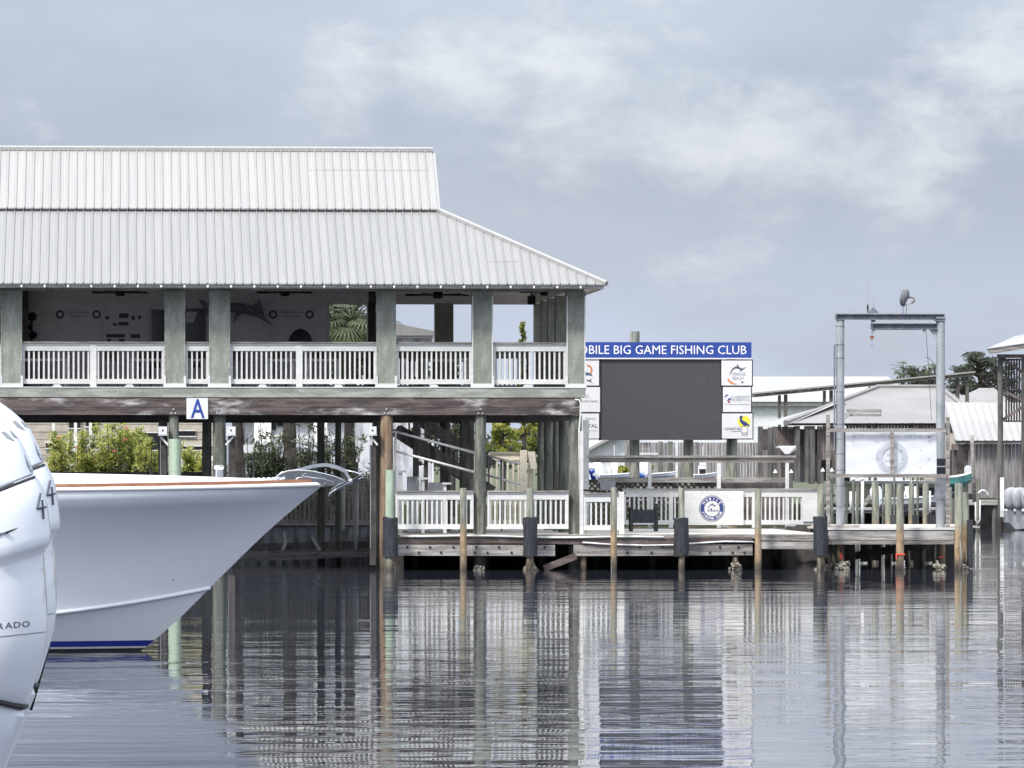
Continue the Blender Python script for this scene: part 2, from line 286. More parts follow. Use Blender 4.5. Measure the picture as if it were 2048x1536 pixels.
# ---------------------------------------------------------------- builders
WLOC = {}
class MB:
    def __init__(s): s.v = []; s.f = []
    def add(s, vs, fs):
        o = len(s.v); s.v += [tuple(x) for x in vs]; s.f += [tuple(i + o for i in f) for f in fs]; return s
    def box(s, x0, x1, y0, y1, z0, z1):
        if x0 > x1: x0, x1 = x1, x0
        if y0 > y1: y0, y1 = y1, y0
        if z0 > z1: z0, z1 = z1, z0
        return s.add([(x0,y0,z0),(x1,y0,z0),(x1,y1,z0),(x0,y1,z0),(x0,y0,z1),(x1,y0,z1),(x1,y1,z1),(x0,y1,z1)],
                     [(0,3,2,1),(4,5,6,7),(0,1,5,4),(1,2,6,5),(2,3,7,6),(3,0,4,7)])
    def pbox(s, px0, py0, px1, py1, Y, d):
        """box whose front face fills the photo rectangle at distance Y, d deep"""
        a = P(px0, py0, Y); c = P(px1, py1, Y)
        return s.box(a.x, c.x, Y, Y + d, c.z, a.z)
    def tube(s, pts, rad, n=8, cap=True):
        pts = [Vector(p) for p in pts]
        if not isinstance(rad, (list, tuple)): rad = [rad] * len(pts)
        o = len(s.v); up0 = None
        for i, p in enumerate(pts):
            t = (pts[min(i + 1, len(pts) - 1)] - pts[max(i - 1, 0)]).normalized()
            a = Vector((0, 0, 1)) if abs(t.z) < .9 else Vector((0, 1, 0))
            if up0 is not None: a = up0
            e1 = (a - t * a.dot(t)); e1 = e1.normalized() if e1.length > 1e-6 else t.orthogonal().normalized()
            up0 = e1; e2 = t.cross(e1)
            for k in range(n):
                an = 2 * PI * k / n
                s.v.append(tuple(p + (e1 * math.cos(an) + e2 * math.sin(an)) * rad[i]))
        for i in range(len(pts) - 1):
            for k in range(n):
                k2 = (k + 1) % n
                s.f.append((o + i*n + k, o + i*n + k2, o + (i+1)*n + k2, o + (i+1)*n + k))
        if cap:
            s.f.append(tuple(o + k for k in range(n))[::-1]); e = o + (len(pts) - 1) * n
            s.f.append(tuple(e + k for k in range(n)))
        return s
    def beam(s, p0, p1, w, h):
        """rectangular bar from p0 to p1 (running mostly in X/Z), w across Y, h across"""
        p0, p1 = Vector(p0), Vector(p1); t = (p1 - p0).normalized()
        sd = Vector((0, 1, 0)) if abs(t.y) < .9 else Vector((1, 0, 0))
        up = sd.cross(t).normalized(); sd = t.cross(up).normalized()
        vs = []
        for p in (p0, p1):
            for a, bb in ((-1, -1), (1, -1), (1, 1), (-1, 1)):
                vs.append(p + sd * a * w / 2 + up * bb * h / 2)
        return s.add(vs, [(0,1,2,3),(7,6,5,4),(0,4,5,1),(1,5,6,2),(2,6,7,3),(3,7,4,0)])
    def prism(s, poly, y0, y1):
        """polygon in XZ pushed from y0 to y1"""
        k = len(poly)
        s.add([(p[0], y0, p[1]) for p in poly] + [(p[0], y1, p[1]) for p in poly],
              [tuple(range(k)), tuple(range(2*k - 1, k - 1, -1))] + [(i, i + k, (i + 1) % k + k, (i + 1) % k) for i in range(k)])
        return s
    def pprism(s, pts, Y, d): return s.prism([(P(a, c, Y).x, P(a, c, Y).z) for a, c in pts], Y, Y + d)
    def loft(s, rings, close=True, cap=True):
        o = len(s.v); n = len(rings[0])
        for r in rings: s.v += [tuple(p) for p in r]
        for i in range(len(rings) - 1):
            for k in range(n if close else n - 1):
                k2 = (k + 1) % n
                s.f.append((o + i*n + k, o + i*n + k2, o + (i+1)*n + k2, o + (i+1)*n + k))
        if cap and close:
            s.f.append(tuple(o + k for k in range(n))[::-1]); e = o + (len(rings) - 1) * n; s.f.append(tuple(e + k for k in range(n)))
        return s
    def ball(s, c, r, n=10, m=7):
        c = Vector(c); r = Vector(r) if isinstance(r, (tuple, list, Vector)) else Vector((r, r, r))
        rings = []
        for j in range(m + 1):
            th = -PI/2 + PI * j / m
            rr = max(math.cos(th), 0.02)
            rings.append([c + Vector((math.cos(2*PI*k/n) * rr * r.x, math.sin(2*PI*k/n) * rr * r.y, math.sin(th) * r.z)) for k in range(n)])
        return s.loft(rings)
    def quad(s, a, b, c, d): return s.add([a, b, c, d], [(0, 1, 2, 3)])
    def build(s, name, mt, parent=None, label=None, cat=None, group=None, kind=None, smooth=False, origin=None):
        if origin is None:
            xs, ys, zs = zip(*s.v)
            origin = ((min(xs) + max(xs)) / 2, (min(ys) + max(ys)) / 2, min(zs))
        o = Vector(origin)
        me = bpy.data.meshes.new(name); me.from_pydata([(x - o.x, y - o.y, z - o.z) for x, y, z in s.v], [], s.f)
        if smooth:
            me.polygons.foreach_set('use_smooth', [True] * len(me.polygons))
        me.update()
        if me.validate(): pass
        me.materials.append(M[mt])
        return link(name, me, o, parent, label, cat, group, kind)
def link(name, data, o, parent=None, label=None, cat=None, group=None, kind=None):
    ob = bpy.data.objects.new(name, data); COL.objects.link(ob)
    o = Vector(o); WLOC[ob] = o
    if parent is not None:
        ob.parent = parent; ob.location = o - WLOC[parent]
    else: ob.location = o
    if label: ob['label'] = label
    if cat: ob['category'] = cat
    if group: ob['group'] = group
    if kind: ob['kind'] = kind
    return ob
def thing(name, label, cat, loc, group=None): return link(name, None, loc, None, label, cat, group)
def inst(src, loc, parent=None, **kw): return link(src.name.split('.')[0], src.data, loc, parent, **kw)
def fix_normals():
    import bmesh
    for me in bpy.data.meshes:
        bm = bmesh.new(); bm.from_mesh(me); bmesh.ops.recalc_face_normals(bm, faces=bm.faces); bm.to_mesh(me); bm.free()
def smooth_by_angle(ob, ang=40):
    """flat shading across edges sharper than ang"""
    me = ob.data
    me.polygons.foreach_set('use_smooth', [True] * len(me.polygons))
    me.set_sharp_from_angle(angle=math.radians(ang))
_tc = {}
def text(s, name, mt, parent, center, height, width=None, bold=0.0, rot=0.0, flip=False, ysgn=-1, **kw):
    """flat lettering facing -Y, centred at a point, cap height in metres, optional total width"""
    cu = bpy.data.curves.new('lettering', 'FONT'); cu.body = s; cu.align_x = 'CENTER'; cu.align_y = 'CENTER'
    cu.size = 1.0; cu.offset = bold; cu.resolution_u = 2
    to = bpy.data.objects.new('lettering_tmp', cu); COL.objects.link(to)
    bpy.context.view_layer.update()
    me = bpy.data.meshes.new_from_object(to.evaluated_get(bpy.context.evaluated_depsgraph_get()))
    bpy.data.objects.remove(to); bpy.data.curves.remove(cu)
    xs = [v.co.x for v in me.vertices]; ys = [v.co.y for v in me.vertices]
    cx, cy = (min(xs) + max(xs)) / 2, (min(ys) + max(ys)) / 2
    sy = height / (max(ys) - min(ys)); sx = sy if width is None else width / (max(xs) - min(xs))
    ca, sa = math.cos(rot), math.sin(rot)
    for v in me.vertices:
        x, z = (v.co.x - cx) * sx, (v.co.y - cy) * sy
        if flip: x = -x
        v.co = (x * ca - z * sa, 0.0, x * sa + z * ca)
    me.materials.clear(); me.materials.append(M[mt]); me.name = name
    return link(name, me, center, parent, **kw)
# ================================================================ the setting
MB().add([(-400,-60,0),(500,-60,0),(500,300,0),(-400,300,0)], [(0,1,2,3)]).build('water', 'water', kind='structure')
XS = PX(752, 168)                                                      # where the slip wall turns
MB().box(-300, XS, 168.4, 300, -2, 1.05).build('shore_ground', 'soil', kind='structure')
MB().add([(-5000,292,0.75),(5000,292,0.75),(5000,7000,0.75),(-5000,7000,0.75),(-5000,292,-2),(5000,292,-2)], [(0,1,2,3),(4,5,1,0)]).build('far_ground', 'grass', kind='structure')

# ================================================================ pavilion
YF, YB = 156.0, 168.0                                                  # front and back faces of the column rows
XL, XR = PX(-420, YF), PX(1170, YF)
FLOOR = PZ(775, YF)                                                    # upper floor
pav = thing('pavilion', 'two-storey open pavilion on pilings with white metal roof and grey-green columns', 'building', ((XL + XR) / 2, (YF + YB) / 2, 0))

# --- roof
Y0, Y1, YR = 155.2, 159.5, 162.0
Z0, Z1, ZR_ = PZ(568, Y0), PZ(421, Y1), PZ(302, YR)
XC = PX(1213, Y0); XA = PX(876, Y1)
roof_lo = MB()
YB0, YB1 = 2 * YR - Y0, 2 * YR - Y1
# plain back, side and inner sheets of the lower roof
roof_lo.add([(XC,Y0,Z0),(XC,YB0,Z0),(XA,YB1,Z1),(XA,Y1,Z1)], [(0,1,2,3)])
roof_lo.add([(XL,YB0,Z0),(XC,YB0,Z0),(XA,YB1,Z1),(XL,YB1,Z1)], [(0,1,2,3)])
roof = roof_lo.build('roof', 'roof_aged', pav)
RIB = 0.2285
def panel_strip(x0, x1, ya, za, yb, zb, xapex, xcorner):
    """one ribbed sheet x0..x1 running up the slope, cut by the hip when it lies right of the apex"""
    d = Vector((0, yb - ya, zb - za)); nrm = Vector((0, -d.z, d.y)).normalized()
    w = x1 - x0
    prof = [(0, 0), (.006, .042), (.022, .042), (.028, .0), (w*.40, 0), (w*.42, .006), (w*.50, .006), (w*.52, 0), (w*.72, 0), (w*.74, .006), (w*.82, .006), (w*.84, 0), (w, 0)]
    prof = [p for p in prof if p[0] <= w + 1e-6]
    vs, fs = [], []
    for (dx, h) in prof:
        x = x0 + dx
        t = 1.0 if x <= xapex else max(0.0, (xcorner - x) / (xcorner - xapex))
        vs.append(Vector((x, ya, za)) + nrm * h); vs.append(Vector((x, ya, za)) + d * t + nrm * h)
    k = len(prof)
    for i in range(k - 1): fs.append((2*i, 2*i + 2, 2*i + 3, 2*i + 1))
    # folded lower lip so the sheet has an edge
    o = 2 * k
    for (dx, h) in prof: vs.append(Vector((x0 + dx, ya + .005, za)) + nrm * h - Vector((0, 0, .035)))
    for i in range(k - 1): fs.append((2*i, o + i, o + i + 1, 2*i + 2))
    mb = MB(); mb.add(vs, fs); return mb
def slope(parent, x_left, x_right, ya, za, yb, zb, xapex, xcorner, mt, x_phase):
    x = x_phase
    while x > x_left: x -= RIB
    first = None
    while x < x_right - .02:
        x1 = min(x + RIB, x_right)
        full = x1 <= xapex and abs(x1 - x - RIB) < 1e-6
        if full and first is not None:
            inst(first, (x + (x1 - x) / 2, WLOC[first].y, WLOC[first].z), parent)
        else:
            ob = panel_strip(x, x1, ya, za, yb, zb, xapex, xcorner).build('panel', mt, parent)
            if full: first = ob
        x = x1
slope(roof, XL, XC, Y0, Z0, Y1, Z1, XA, XC, 'roof_aged', PX(5.5, Y0))
# sheet laps
def lap(parent, pxa, pxb, t, ya, za, yb, zb, mt):
    d = Vector((0, yb - ya, zb - za)); nrm = Vector((0, -d.z, d.y)).normalized(); p = Vector((0, ya, za)) + d * t + nrm * .009
    MB().box(PX(pxa, p.y), PX(pxb, p.y), p.y - .004, p.y + .004, p.z - .006, p.z + .006).build('sheet_lap', mt, parent)
lap(roof, 975, 1042, .30, Y0, Z0, Y1, Z1, 'roof_trim')
# hip caps
for ysgn in (0, 1):
    hp = MB()
    a = Vector((XC, Y0 if not ysgn else YB0, Z0 + .02)); c = Vector((XA - .05, Y1 if not ysgn else YB1, Z1 + .03))
    t = (c - a).normalized()
    hp.tube([a, c], .075, 6)
    hp.build('hip_cap', 'roof_white', roof)
# upper roof
Yu, Zu = 159.35, PZ(418, 159.35)
XU0, XU1 = PX(873, Yu), PX(866, YR)
XU = (XU0 + XU1) / 2
up = MB().add([(XL, 2*YR - Yu, Zu), (XU, 2*YR - Yu, Zu), (XU, YR, ZR_), (XL, YR, ZR_)], [(0,1,2,3)]).build('upper_roof', 'roof_white', pav)
slope(up, XL, XU, Yu, Zu, YR, ZR_, XU + 5, XU + 9, 'roof_white', PX(13.5, Yu))
lap(up, 618, 858, .66, Yu, Zu, YR, ZR_, 'roof_trim')
MB().tube([(XL, YR, ZR_ + .02), (XU + .02, YR, ZR_ + .02)], .085, 6).build('ridge_cap', 'roof_white', up)
# thin rake edges and gable wall
for s in (0, 1):
    rk = MB()
    ya = Yu if not s else 2*YR - Yu
    rk.beam((XU + .012, ya, Zu - .05), (XU + .012, YR, ZR_ - .05), .03, .14)
    rk.build('rake_board', 'roof_white', up)
MB().add([(XU - .6, Yu + .5, Zu - .15), (XU - .6, 2*YR - Yu - .5, Zu - .15), (XU - .6, YR, ZR_ - .1)], [(0,1,2)]).build('gable_wall', 'siding_white', up)
MB().box(XL, XU - .05, Yu + .10, Yu + .14, Z1 - .05, Zu - .01).build('flashing', 'roof_trim', up)
# gutter, fascia, soffit and ceiling
MB().box(XL, XC - .06, Y0 + .06, Y0 + .12, Z0 - .115, Z0 - .012).build('gutter', 'roof_trim', roof)
MB().box(XC - .12, XC - .06, Y0 + .13, YB0 - .06, Z0 - .12, Z0 - .012).build('gutter', 'roof_trim', roof)
CEIL = 7.52
MB().add([(XL, Y0 + .10, Z0 - .10), (XC - .1, Y0 + .10, Z0 - .10), (XC - .1, YB0 - .1, Z0 - .10), (XL, YB0 - .1, Z0 - .10),
          (XL, YF + .45, CEIL), (XR - .4, YF + .45, CEIL), (XR - .4, YB - .1, CEIL), (XL, YB - .1, CEIL)],
         [(0,1,5,4),(1,2,6,5),(2,3,7,6),(4,5,6,7)]).build('ceiling', 'ceiling_board', pav)
BEAMZ = 7.26
MB().box(XL, XR - .02, YF + .06, YF + .42, BEAMZ, CEIL + .02).build('header_beam', 'column_green', pav)
MB().box(XL, XR - .02, YB + .06, YB + .40, BEAMZ - .02, CEIL + .02).build('header_beam', 'ceiling_board', pav)
MB().box(XR - .44, XR - .06, YF + .43, YB + .05, BEAMZ, CEIL + .02).build('header_beam', 'ceiling_board', pav)

# --- columns of the upper floor
def column(x0, x1, Y, mt='column_green', trim=True, both=True):
    c = MB().box(x0, x1, Y, Y + .48, FLOOR + .002, BEAMZ + .0).build('column', mt, pav)
    if trim:
        w = x1 - x0
        t = MB().box(x0 - .04, x1 + .04, Y - .03, Y + .51, FLOOR + .012, FLOOR + .10)
        t.box(x0 - .038, x0 + .022, Y - .028, Y - .004, FLOOR + .10, FLOOR + .30)
        t.box(x1 - .022, x1 + .038, Y - .028, Y - .004, FLOOR + .10, FLOOR + .30)
        t.build('base_trim', 'white_paint', c)
        e = MB().box(x0 - .012, x0 + .018, Y - .012, Y - .002, FLOOR + .3, BEAMZ - .1)
        e.box(x1 - .018, x1 + .012, Y - .012, Y - .002, FLOOR + .3, BEAMZ - .1)
        e.build('corner_strip', 'fascia_green' if x0 < PX(940, Y) else 'white_paint', c)
        MB().box(x0 - .02, x1 + .02, Y - .018, Y + .50, BEAMZ - .12, BEAMZ - .001).build('capital', 'column_green', c)
    return c
FRONT = [(-290, -250), (3, 43), (330, 369), (419, 459), (754, 791), (945, 985), (1134, 1170)]
for a, c in FRONT: column(PX(a, YF), PX(c, YF), YF)
xc0, xc1 = PX(1134, YF), PX(1170, YF)
for Y in (160.0, 162.8, 165.3): column(xc0, xc1, Y, trim=False)
column(xc0, xc1, YB, trim=False)
for a, c in ((870, 907), (735, 752), (430, 465), (60, 95), (-240, -205)): column(PX(a, YB), PX(c, YB), YB, trim=False)

# --- floor, fascia, big brown beam
fl = MB().box(XL, XR + .02, YF - .02, YB + .5, FLOOR - .07, FLOOR).build('upper_floor', 'floor_board', pav)
MB().box(XL, XR + .015, YF - .075, YF - .021, FLOOR - .012, FLOOR + .012).build('floor_edge', 'white_paint', fl)
zf0, zf1 = PZ(795, YF), PZ(777, YF)
MB().box(XL, XR + .005, YF - .06, YF - .01, zf0, FLOOR - .013).build('fascia_board', 'fascia_green', pav)
MB().box(XR - .05, XR + .002, YF - .009, YB + .5, zf0, FLOOR - .071).build('fascia_board', 'fascia_green', pav)
zb0, zb1 = PZ(830, YF), PZ(797, YF)
xb1 = PX(1162, YF)
MB().box(XL, xb1, YF - .05, YF + .05, (zb0 + zb1) / 2 - .01, zb1).build('girder', 'beam_brown', pav)
MB().box(XL, xb1 - .02, YF - .055, YF + .052, zb0, (zb0 + zb1) / 2 - .018).build('girder', 'beam_brown', pav)
MB().tube([P(1150, 799, YF - .08), P(1158, 800, YF - .08), P(1161, 806, YF - .08), P(1161, 830, YF - .08), P(1158, 860, YF - .08), P(1160, 1072, YF - .08)], .022, 6).build('drain_pipe', 'pipe_white', pav, smooth=True)
for Y in (159.0, 162.0, 165.0, YB + .1):
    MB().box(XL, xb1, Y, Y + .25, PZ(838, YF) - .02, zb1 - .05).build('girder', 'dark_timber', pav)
MB().box(XL, xb1 - .03, YF + .07, YF + .1, zb1 - .06, FLOOR - .071).build('dark_filler', 'dark_timber', pav)  # dark filler added to block daylight between fascia and girder
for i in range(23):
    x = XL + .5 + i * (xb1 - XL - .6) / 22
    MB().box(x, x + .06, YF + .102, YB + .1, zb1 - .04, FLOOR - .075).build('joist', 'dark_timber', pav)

# --- railings
def railing(parent, name, x0, x1, Y, zbase, ztop, mt='white_paint', pitch=.1255, posts=(), block=True, cap_mt='grey_timber', end_posts=True, bw=.046):
    r = thing_part = MB().box(x0, x1, Y - .005, Y + .105, ztop - .10, ztop - .01)
    h = ztop - zbase
    r = MB().box(x0, x1, Y + .0, Y + .10, ztop - .225, ztop - .075).build(name, mt, parent)
    MB().box(x0 - .0, x1 + .0, Y - .02, Y + .12, ztop - .074, ztop - .03).build('rail_cap', mt, r)
    MB().box(x0, x1, Y - .05, Y + .15, ztop - .029, ztop + .012).build('rail_cap', cap_mt, r)
    MB().box(x0, x1, Y + .0, Y + .10, zbase + .09, zbase + .215).build('bottom_rail', mt, r)
    src = None
    n = max(2, int((x1 - x0) / pitch))
    st = (x1 - x0) / n
    for i in range(n):
        x = x0 + (i + .5) * st
        if any(a - .03 < x < c + .03 for a, c in posts): continue
        z = zbase + .2151
        if src is None:
            src = MB().box(x - bw/2, x + bw/2, Y + .02, Y + .075, z, ztop - .2251).build('baluster', mt, r)
        else: inst(src, (x, Y + .0475, z), r)
    for a, c in posts: MB().box(a, c, Y - .012, Y + .11, zbase + .001, ztop - .0301).build('post', mt, r)
    if end_posts:
        for a, c in ((x0 + .001, x0 + .055), (x1 - .055, x1 - .001)):
            MB().box(a, c, Y - .006, Y + .106, zbase + .09, ztop - .0755).build('post', mt, r)
    if block is not False:
        for bx in (block if isinstance(block, (list, tuple)) else [(x0 + x1) / 2]):
            MB().prism([(bx - .13, zbase + .012), (bx + .13, zbase + .012), (bx + .06, zbase + .0895), (bx - .06, zbase + .0895)], Y + .01, Y + .09).build('foot_block', mt, r)
    return r
ZT = PZ(685, YF)
def R(a): return PX(a, YF + .1)
YRL = YF + .12
railing(pav, 'railing', R(-250), R(3), YRL, FLOOR, ZT)
railing(pav, 'railing', R(43), R(330), YRL, FLOOR, ZT, posts=[(R(180), R(193))], block=[R(114), R(259)])
railing(pav, 'railing', R(369), R(419), YRL, FLOOR, ZT, block=False)
railing(pav, 'railing', R(459), R(754), YRL, FLOOR, ZT, posts=[(R(592), R(605))], block=[R(525), R(677)])
railing(pav, 'railing', R(791), R(945), YRL, FLOOR, ZT, block=[R(868)])
railing(pav, 'railing', R(985), R(1134), YRL, FLOOR, ZT, block=[R(1055)])
# right-hand side and back railings (seen between the front balusters)
def rail_y(parent, X, y0, y1, zb, zt, mt='white_paint'):
    r = MB().box(X, X + .1, y0, y1, zt - .225, zt - .03).build('railing', mt, parent)
    MB().box(X - .03, X + .13, y0, y1, zt - .0295, zt + .012).build('rail_cap', 'grey_timber', r)
    MB().box(X, X + .1, y0, y1, zb + .09, zb + .215).build('bottom_rail', mt, r)
    n = int((y1 - y0) / .14); src = None
    for i in range(n):
        y = y0 + (i + .5) * (y1 - y0) / n
        if src is None: src = MB().box(X + .02, X + .075, y - .025, y + .025, zb + .2151, zt - .2251).build('baluster', mt, r)
        else: inst(src, (X + .0475, y, zb + .2151), r)
for ya, yb in ((YF + .6, 159.98), (160.5, 162.78), (163.3, 165.28), (165.8, YB - .02)): rail_y(pav, XR - .3, ya, yb, FLOOR, ZT)
for a, c in ((752, 870), (907, 1060), (465, 735)):
    railing(pav, 'railing', PX(a, YB), PX(c, YB), YB + .2, FLOOR, ZT + .02, mt='fascia_green', block=False, cap_mt='brown_timber')

# --- enclosed room: back wall with an opening, ceiling fans, pictures
YW = 164.0
MB().box(PX(-300, YW), PX(655, YW), YW, YW + .15, FLOOR + .003, CEIL - .002).build('inner_wall', 'interior_wall', pav)
MB().box(PX(655, YW), PX(737, YW), YW, YW + .15, PZ(604, YW), CEIL - .002).build('inner_wall', 'interior_wall', pav)
MB().box(PX(737, YW), PX(752, YW), YW, YW + .3, FLOOR + .003, CEIL - .002).build('inner_wall', 'dark_timber', pav)
MB().box(PX(45, YW), PX(57, YW), YW - .6, YW - .01, FLOOR + .003, CEIL - .002).build('inner_wall', 'dark_timber', pav)
MB().box(PX(652, YW), PX(659, YW), YW - .03, YW - .002, FLOOR + .003, PZ(602, YW)).build('door_frame', 'white_paint', pav)
d = MB().pbox(303, 619, 330, 735, YW - .05, .045).build('door', 'dark_glass', pav)
d = MB().pbox(372, 617, 411, 735, YW - .05, .045).build('door', 'dark_glass', pav)
MB().pprism([(372, 645), (386, 645), (395, 624), (372, 624)], YW - .06, .006).build('door_pane', 'panel_white', d)

def fan(px, py, Y, lab, span=.78):
    c = P(px, py, Y)
    t = thing('ceiling_fan', lab, 'fan', c, 'ceiling fans of the upper deck')
    MB().tube([c + Vector((0, 0, .12)), (c.x, c.y, CEIL - .001)], .022, 6).build('down_rod', 'black_metal', t)
    MB().tube([c + Vector((0, 0, -.10)), c + Vector((0, 0, -.06)), c + Vector((0, 0, .07)), c + Vector((0, 0, .12))], [.08, .14, .13, .05], 12).build('motor', 'black_metal', t, smooth=True)
    for k in range(5):
        a = 2 * PI * k / 5 + .35
        dv = Vector((math.cos(a), math.sin(a), 0)); sd = Vector((-dv.y, dv.x, .35))
        p0, p1 = c + dv * .15, c + dv * span
        vs = [p0 - sd*.045, p0 + sd*.045, p1 + sd*.075, p1 - sd*.075]
        vs2 = [v + Vector((0, 0, .012)) for v in vs]
        MB().add(vs + vs2, [(0,1,2,3),(7,6,5,4),(0,4,5,1),(1,5,6,2),(2,6,7,3),(3,7,4,0)]).build('blade', 'black_metal', t)
fan(240, 585, 160.5, 'black ceiling fan over the left banner on the upper deck')
fan(570, 585, 160.5, 'black ceiling fan above the mounted marlin on the upper deck')
fan(876, 590, 161.5, 'black ceiling fan in the open right-hand end of the upper deck', .9)
fan(1090, 584, 163.5, 'black ceiling fan beside the corner columns of the upper deck', .7)

# posters on the wall
def wall_banner(px0, py0, px1, py1, lab):
    t = thing('wall_banner', lab, 'banner', P((px0 + px1) / 2, py1, YW - .03), 'banners on the inner wall')
    MB().pbox(px0, py0, px1, py1, YW - .03, .02).build('sheet', 'panel_white', t)
    yy = YW - .034; w = px1 - px0
    for fx in (.09, .90):
        c = P(px0 + w * fx, py0 + 11, yy); r = 8.5 / (FPX / YW)
        ring = MB()
        vs = []; 
        for k in range(24):
            a = 2 * PI * k / 24
            vs += [(c.x + r * math.cos(a), yy, c.z + r * math.sin(a)), (c.x + r * .55 * math.cos(a), yy, c.z + r * .55 * math.sin(a))]
        ring.add(vs, [(2*k, 2*((k+1) % 24), 2*((k+1) % 24) + 1, 2*k + 1) for k in range(24)])
        ring.build('emblem', 'print_dark', t)
    text('Mobile Big Game', 'lettering', 'print_dark', t, P((px0 + px1) / 2, py0 + 7, yy), .085, w * .5 / (FPX / YW))
    text('Fishing Club', 'lettering', 'print_dark', t, P((px0 + px1) / 2, py0 + 15, yy), .085, w * .36 / (FPX / YW))
    return t
wall_banner(112, 618, 202, 690, 'pale club banner with two round emblems left of the sponsor board')
wall_banner(538, 618, 628, 690, 'pale club banner with two round emblems right of the mounted marlin')
t = thing('sponsor_board', 'pale sponsor board with small dark logos between two wall banners', 'board', P(250, 690, YW - .03))
MB().pbox(206, 619, 296, 690, YW - .03, .02).build('sheet', 'panel_white', t)
for (a, b_, c, d_) in ((211, 632, 218, 639), (238, 627, 257, 636), (263, 632, 270, 640), (276, 631, 282, 638), (237, 644, 257, 651), (226, 646, 234, 651),
                       (212, 668, 250, 675), (261, 668, 281, 676), (214, 678, 222, 684), (238, 678, 249, 684)):
    MB().pbox(a, b_, c, d_, YW - .036, .005).build('logo', 'print_dark', t)

# mounted marlin, seen side on, bill to the right and down
def marlin():
    Y = YW - .35
    pts = [(400, 603, .5), (412, 607, 2), (432, 612, 5), (455, 614, 8.5), (480, 616, 10), (502, 621, 9.5), (520, 629, 7.5), (532, 640, 4), (541, 648, 1.4), (553, 656, .4)]
    t = thing('mounted_marlin', 'dark mounted marlin hanging on the inner wall with bill to the right', 'trophy', P(480, 640, Y))
    k = FPX / Y
    rings = []
    for (x, y, r) in pts:
        c = P(x, y, Y)
        rings.append([c + Vector((0, .55 * r / k * math.sin(2*PI*j/10), r / k * math.cos(2*PI*j/10))) for j in range(10)])
    MB().loft(rings).build('body', 'fish_dark', t, smooth=True)
    MB().pprism([(505, 612), (520, 598), (524, 612), (530, 634), (516, 622)], Y - .01, .02).build('dorsal_fin', 'fish_dark', t)
    MB().pprism([(402, 606), (396, 598), (410, 602), (418, 620), (414, 636), (408, 618)], Y - .01, .02).build('tail_fin', 'fish_dark', t)
    MB().pprism([(470, 625), (466, 646), (476, 634), (486, 626)], Y - .01, .02).build('pectoral_fin', 'fish_dark', t)
    MB().tube([P(505, 577, Y), P(506, 600, Y), P(508, 616, Y)], .012, 5).build('hanger', 'white_paint', t)
marlin()
t = thing('folded_umbrella_top', 'dark round patio umbrella top standing behind the upper railing', 'umbrella', P(601, 775, 161))
c = P(601, 657, 161); r = 25 / (FPX / 161)
rings = [[c + Vector((rr * math.cos(2*PI*k/16), rr * .6 * math.sin(2*PI*k/16), -dz)) for k in range(16)] for rr, dz in ((.02, 0), (r*.5, .06), (r*.85, .2), (r, .38), (r*.95, .42))]
MB().loft(rings).build('canopy', 'black_wrap', t, smooth=True)
MB().tube([(c.x, 161, FLOOR), (c.x, 161, c.z - .05)], .03, 8).build('pole', 'black_metal', t)
t = thing('wall_lamp', 'dark wall lamp cluster on the inner wall beside the leftmost opening', 'lamp', P(65, 690, YW - .2))
for (x, y, r) in ((65, 633, 9), (61, 655, 5), (67, 670, 8)):
    MB().ball(P(x, y, YW - .12), (r / 73, .09, r / 73), 8, 6).build('shade', 'black_metal', t)
MB().tube([P(63, 625, YW - .05), P(64, 690, YW - .05)], .03, 6).build('stem', 'black_metal', t)
t = thing('wall_speaker', 'black loudspeaker hung under the ceiling near the corner columns', 'speaker', P(1063, 608, 166))
MB().pbox(1056, 592, 1071, 609, 166, .3).build('cabinet', 'black_metal', t); MB().pbox(1062, 582, 1065, 592, 166.1, .05).build('bracket', 'black_metal', t)

# tall tables and stools on the upper deck
def high_table(px0, px1, Y, lab):
    a, c = PX(px0, Y), PX(px1, Y); zt = PZ(718, Y)
    t = thing('bar_table', lab, 'table', ((a + c) / 2, Y + .35, FLOOR), 'bar tables of the upper deck')
    MB().box(a, c, Y, Y + .7, zt - .07, zt).build('table_top', 'white_paint', t)
    for x in (a + .05, c - .12):
        for y in (Y + .05, Y + .58): MB().box(x, x + .08, y, y + .08, FLOOR + .001, zt - .0701).build('leg', 'white_paint', t)
high_table(30, 137, 158.0, 'white bar table behind the upper railing nearest the left edge')
high_table(256, 330, 158.0, 'white bar table behind the upper railing left of the paired columns')
high_table(372, 416, 158.2, 'narrow white bar table seen between the paired columns')
high_table(532, 592, 158.0, 'white bar table behind the upper railing right of the paired columns')
high_table(608, 682, 158.1, 'white bar table behind the upper railing below the palm opening')
high_table(845, 940, 159.0, 'white bar table in the open bay with the ceiling fan')
def stool(px, Y, lab):
    x = PX(px, Y); z = FLOOR + .74
    t = thing('bar_stool', lab, 'stool', (x, Y, FLOOR), 'brown stools of the upper deck')
    MB().box(x - .19, x + .19, Y - .19, Y + .19, z, z + .05).build('seat', 'brown_timber', t)
    for dx in (-.16, .13):
        for dy in (-.16, .13): MB().box(x + dx, x + dx + .04, Y + dy, Y + dy + .04, FLOOR + .001, z - .0005).build('leg', 'dark_timber', t)
    MB().box(x - .19, x + .19, Y + .15, Y + .19, z + .06, z + .42).build('backrest', 'brown_timber', t)
for px, lab in ((70, 'dark wooden stool behind the first bar table from the left'), (225, 'dark wooden stool left of the second bar table'), (290, 'dark wooden stool behind the second bar table'), (475, 'dark wooden stool just right of the paired columns'),
                (560, 'dark wooden stool behind the fourth bar table'), (640, 'dark wooden stool behind the fifth bar table'), (722, 'dark wooden stool below the palm opening'), (830, 'dark wooden stool in the ceiling-fan bay')):
    stool(px, 159.1, lab)

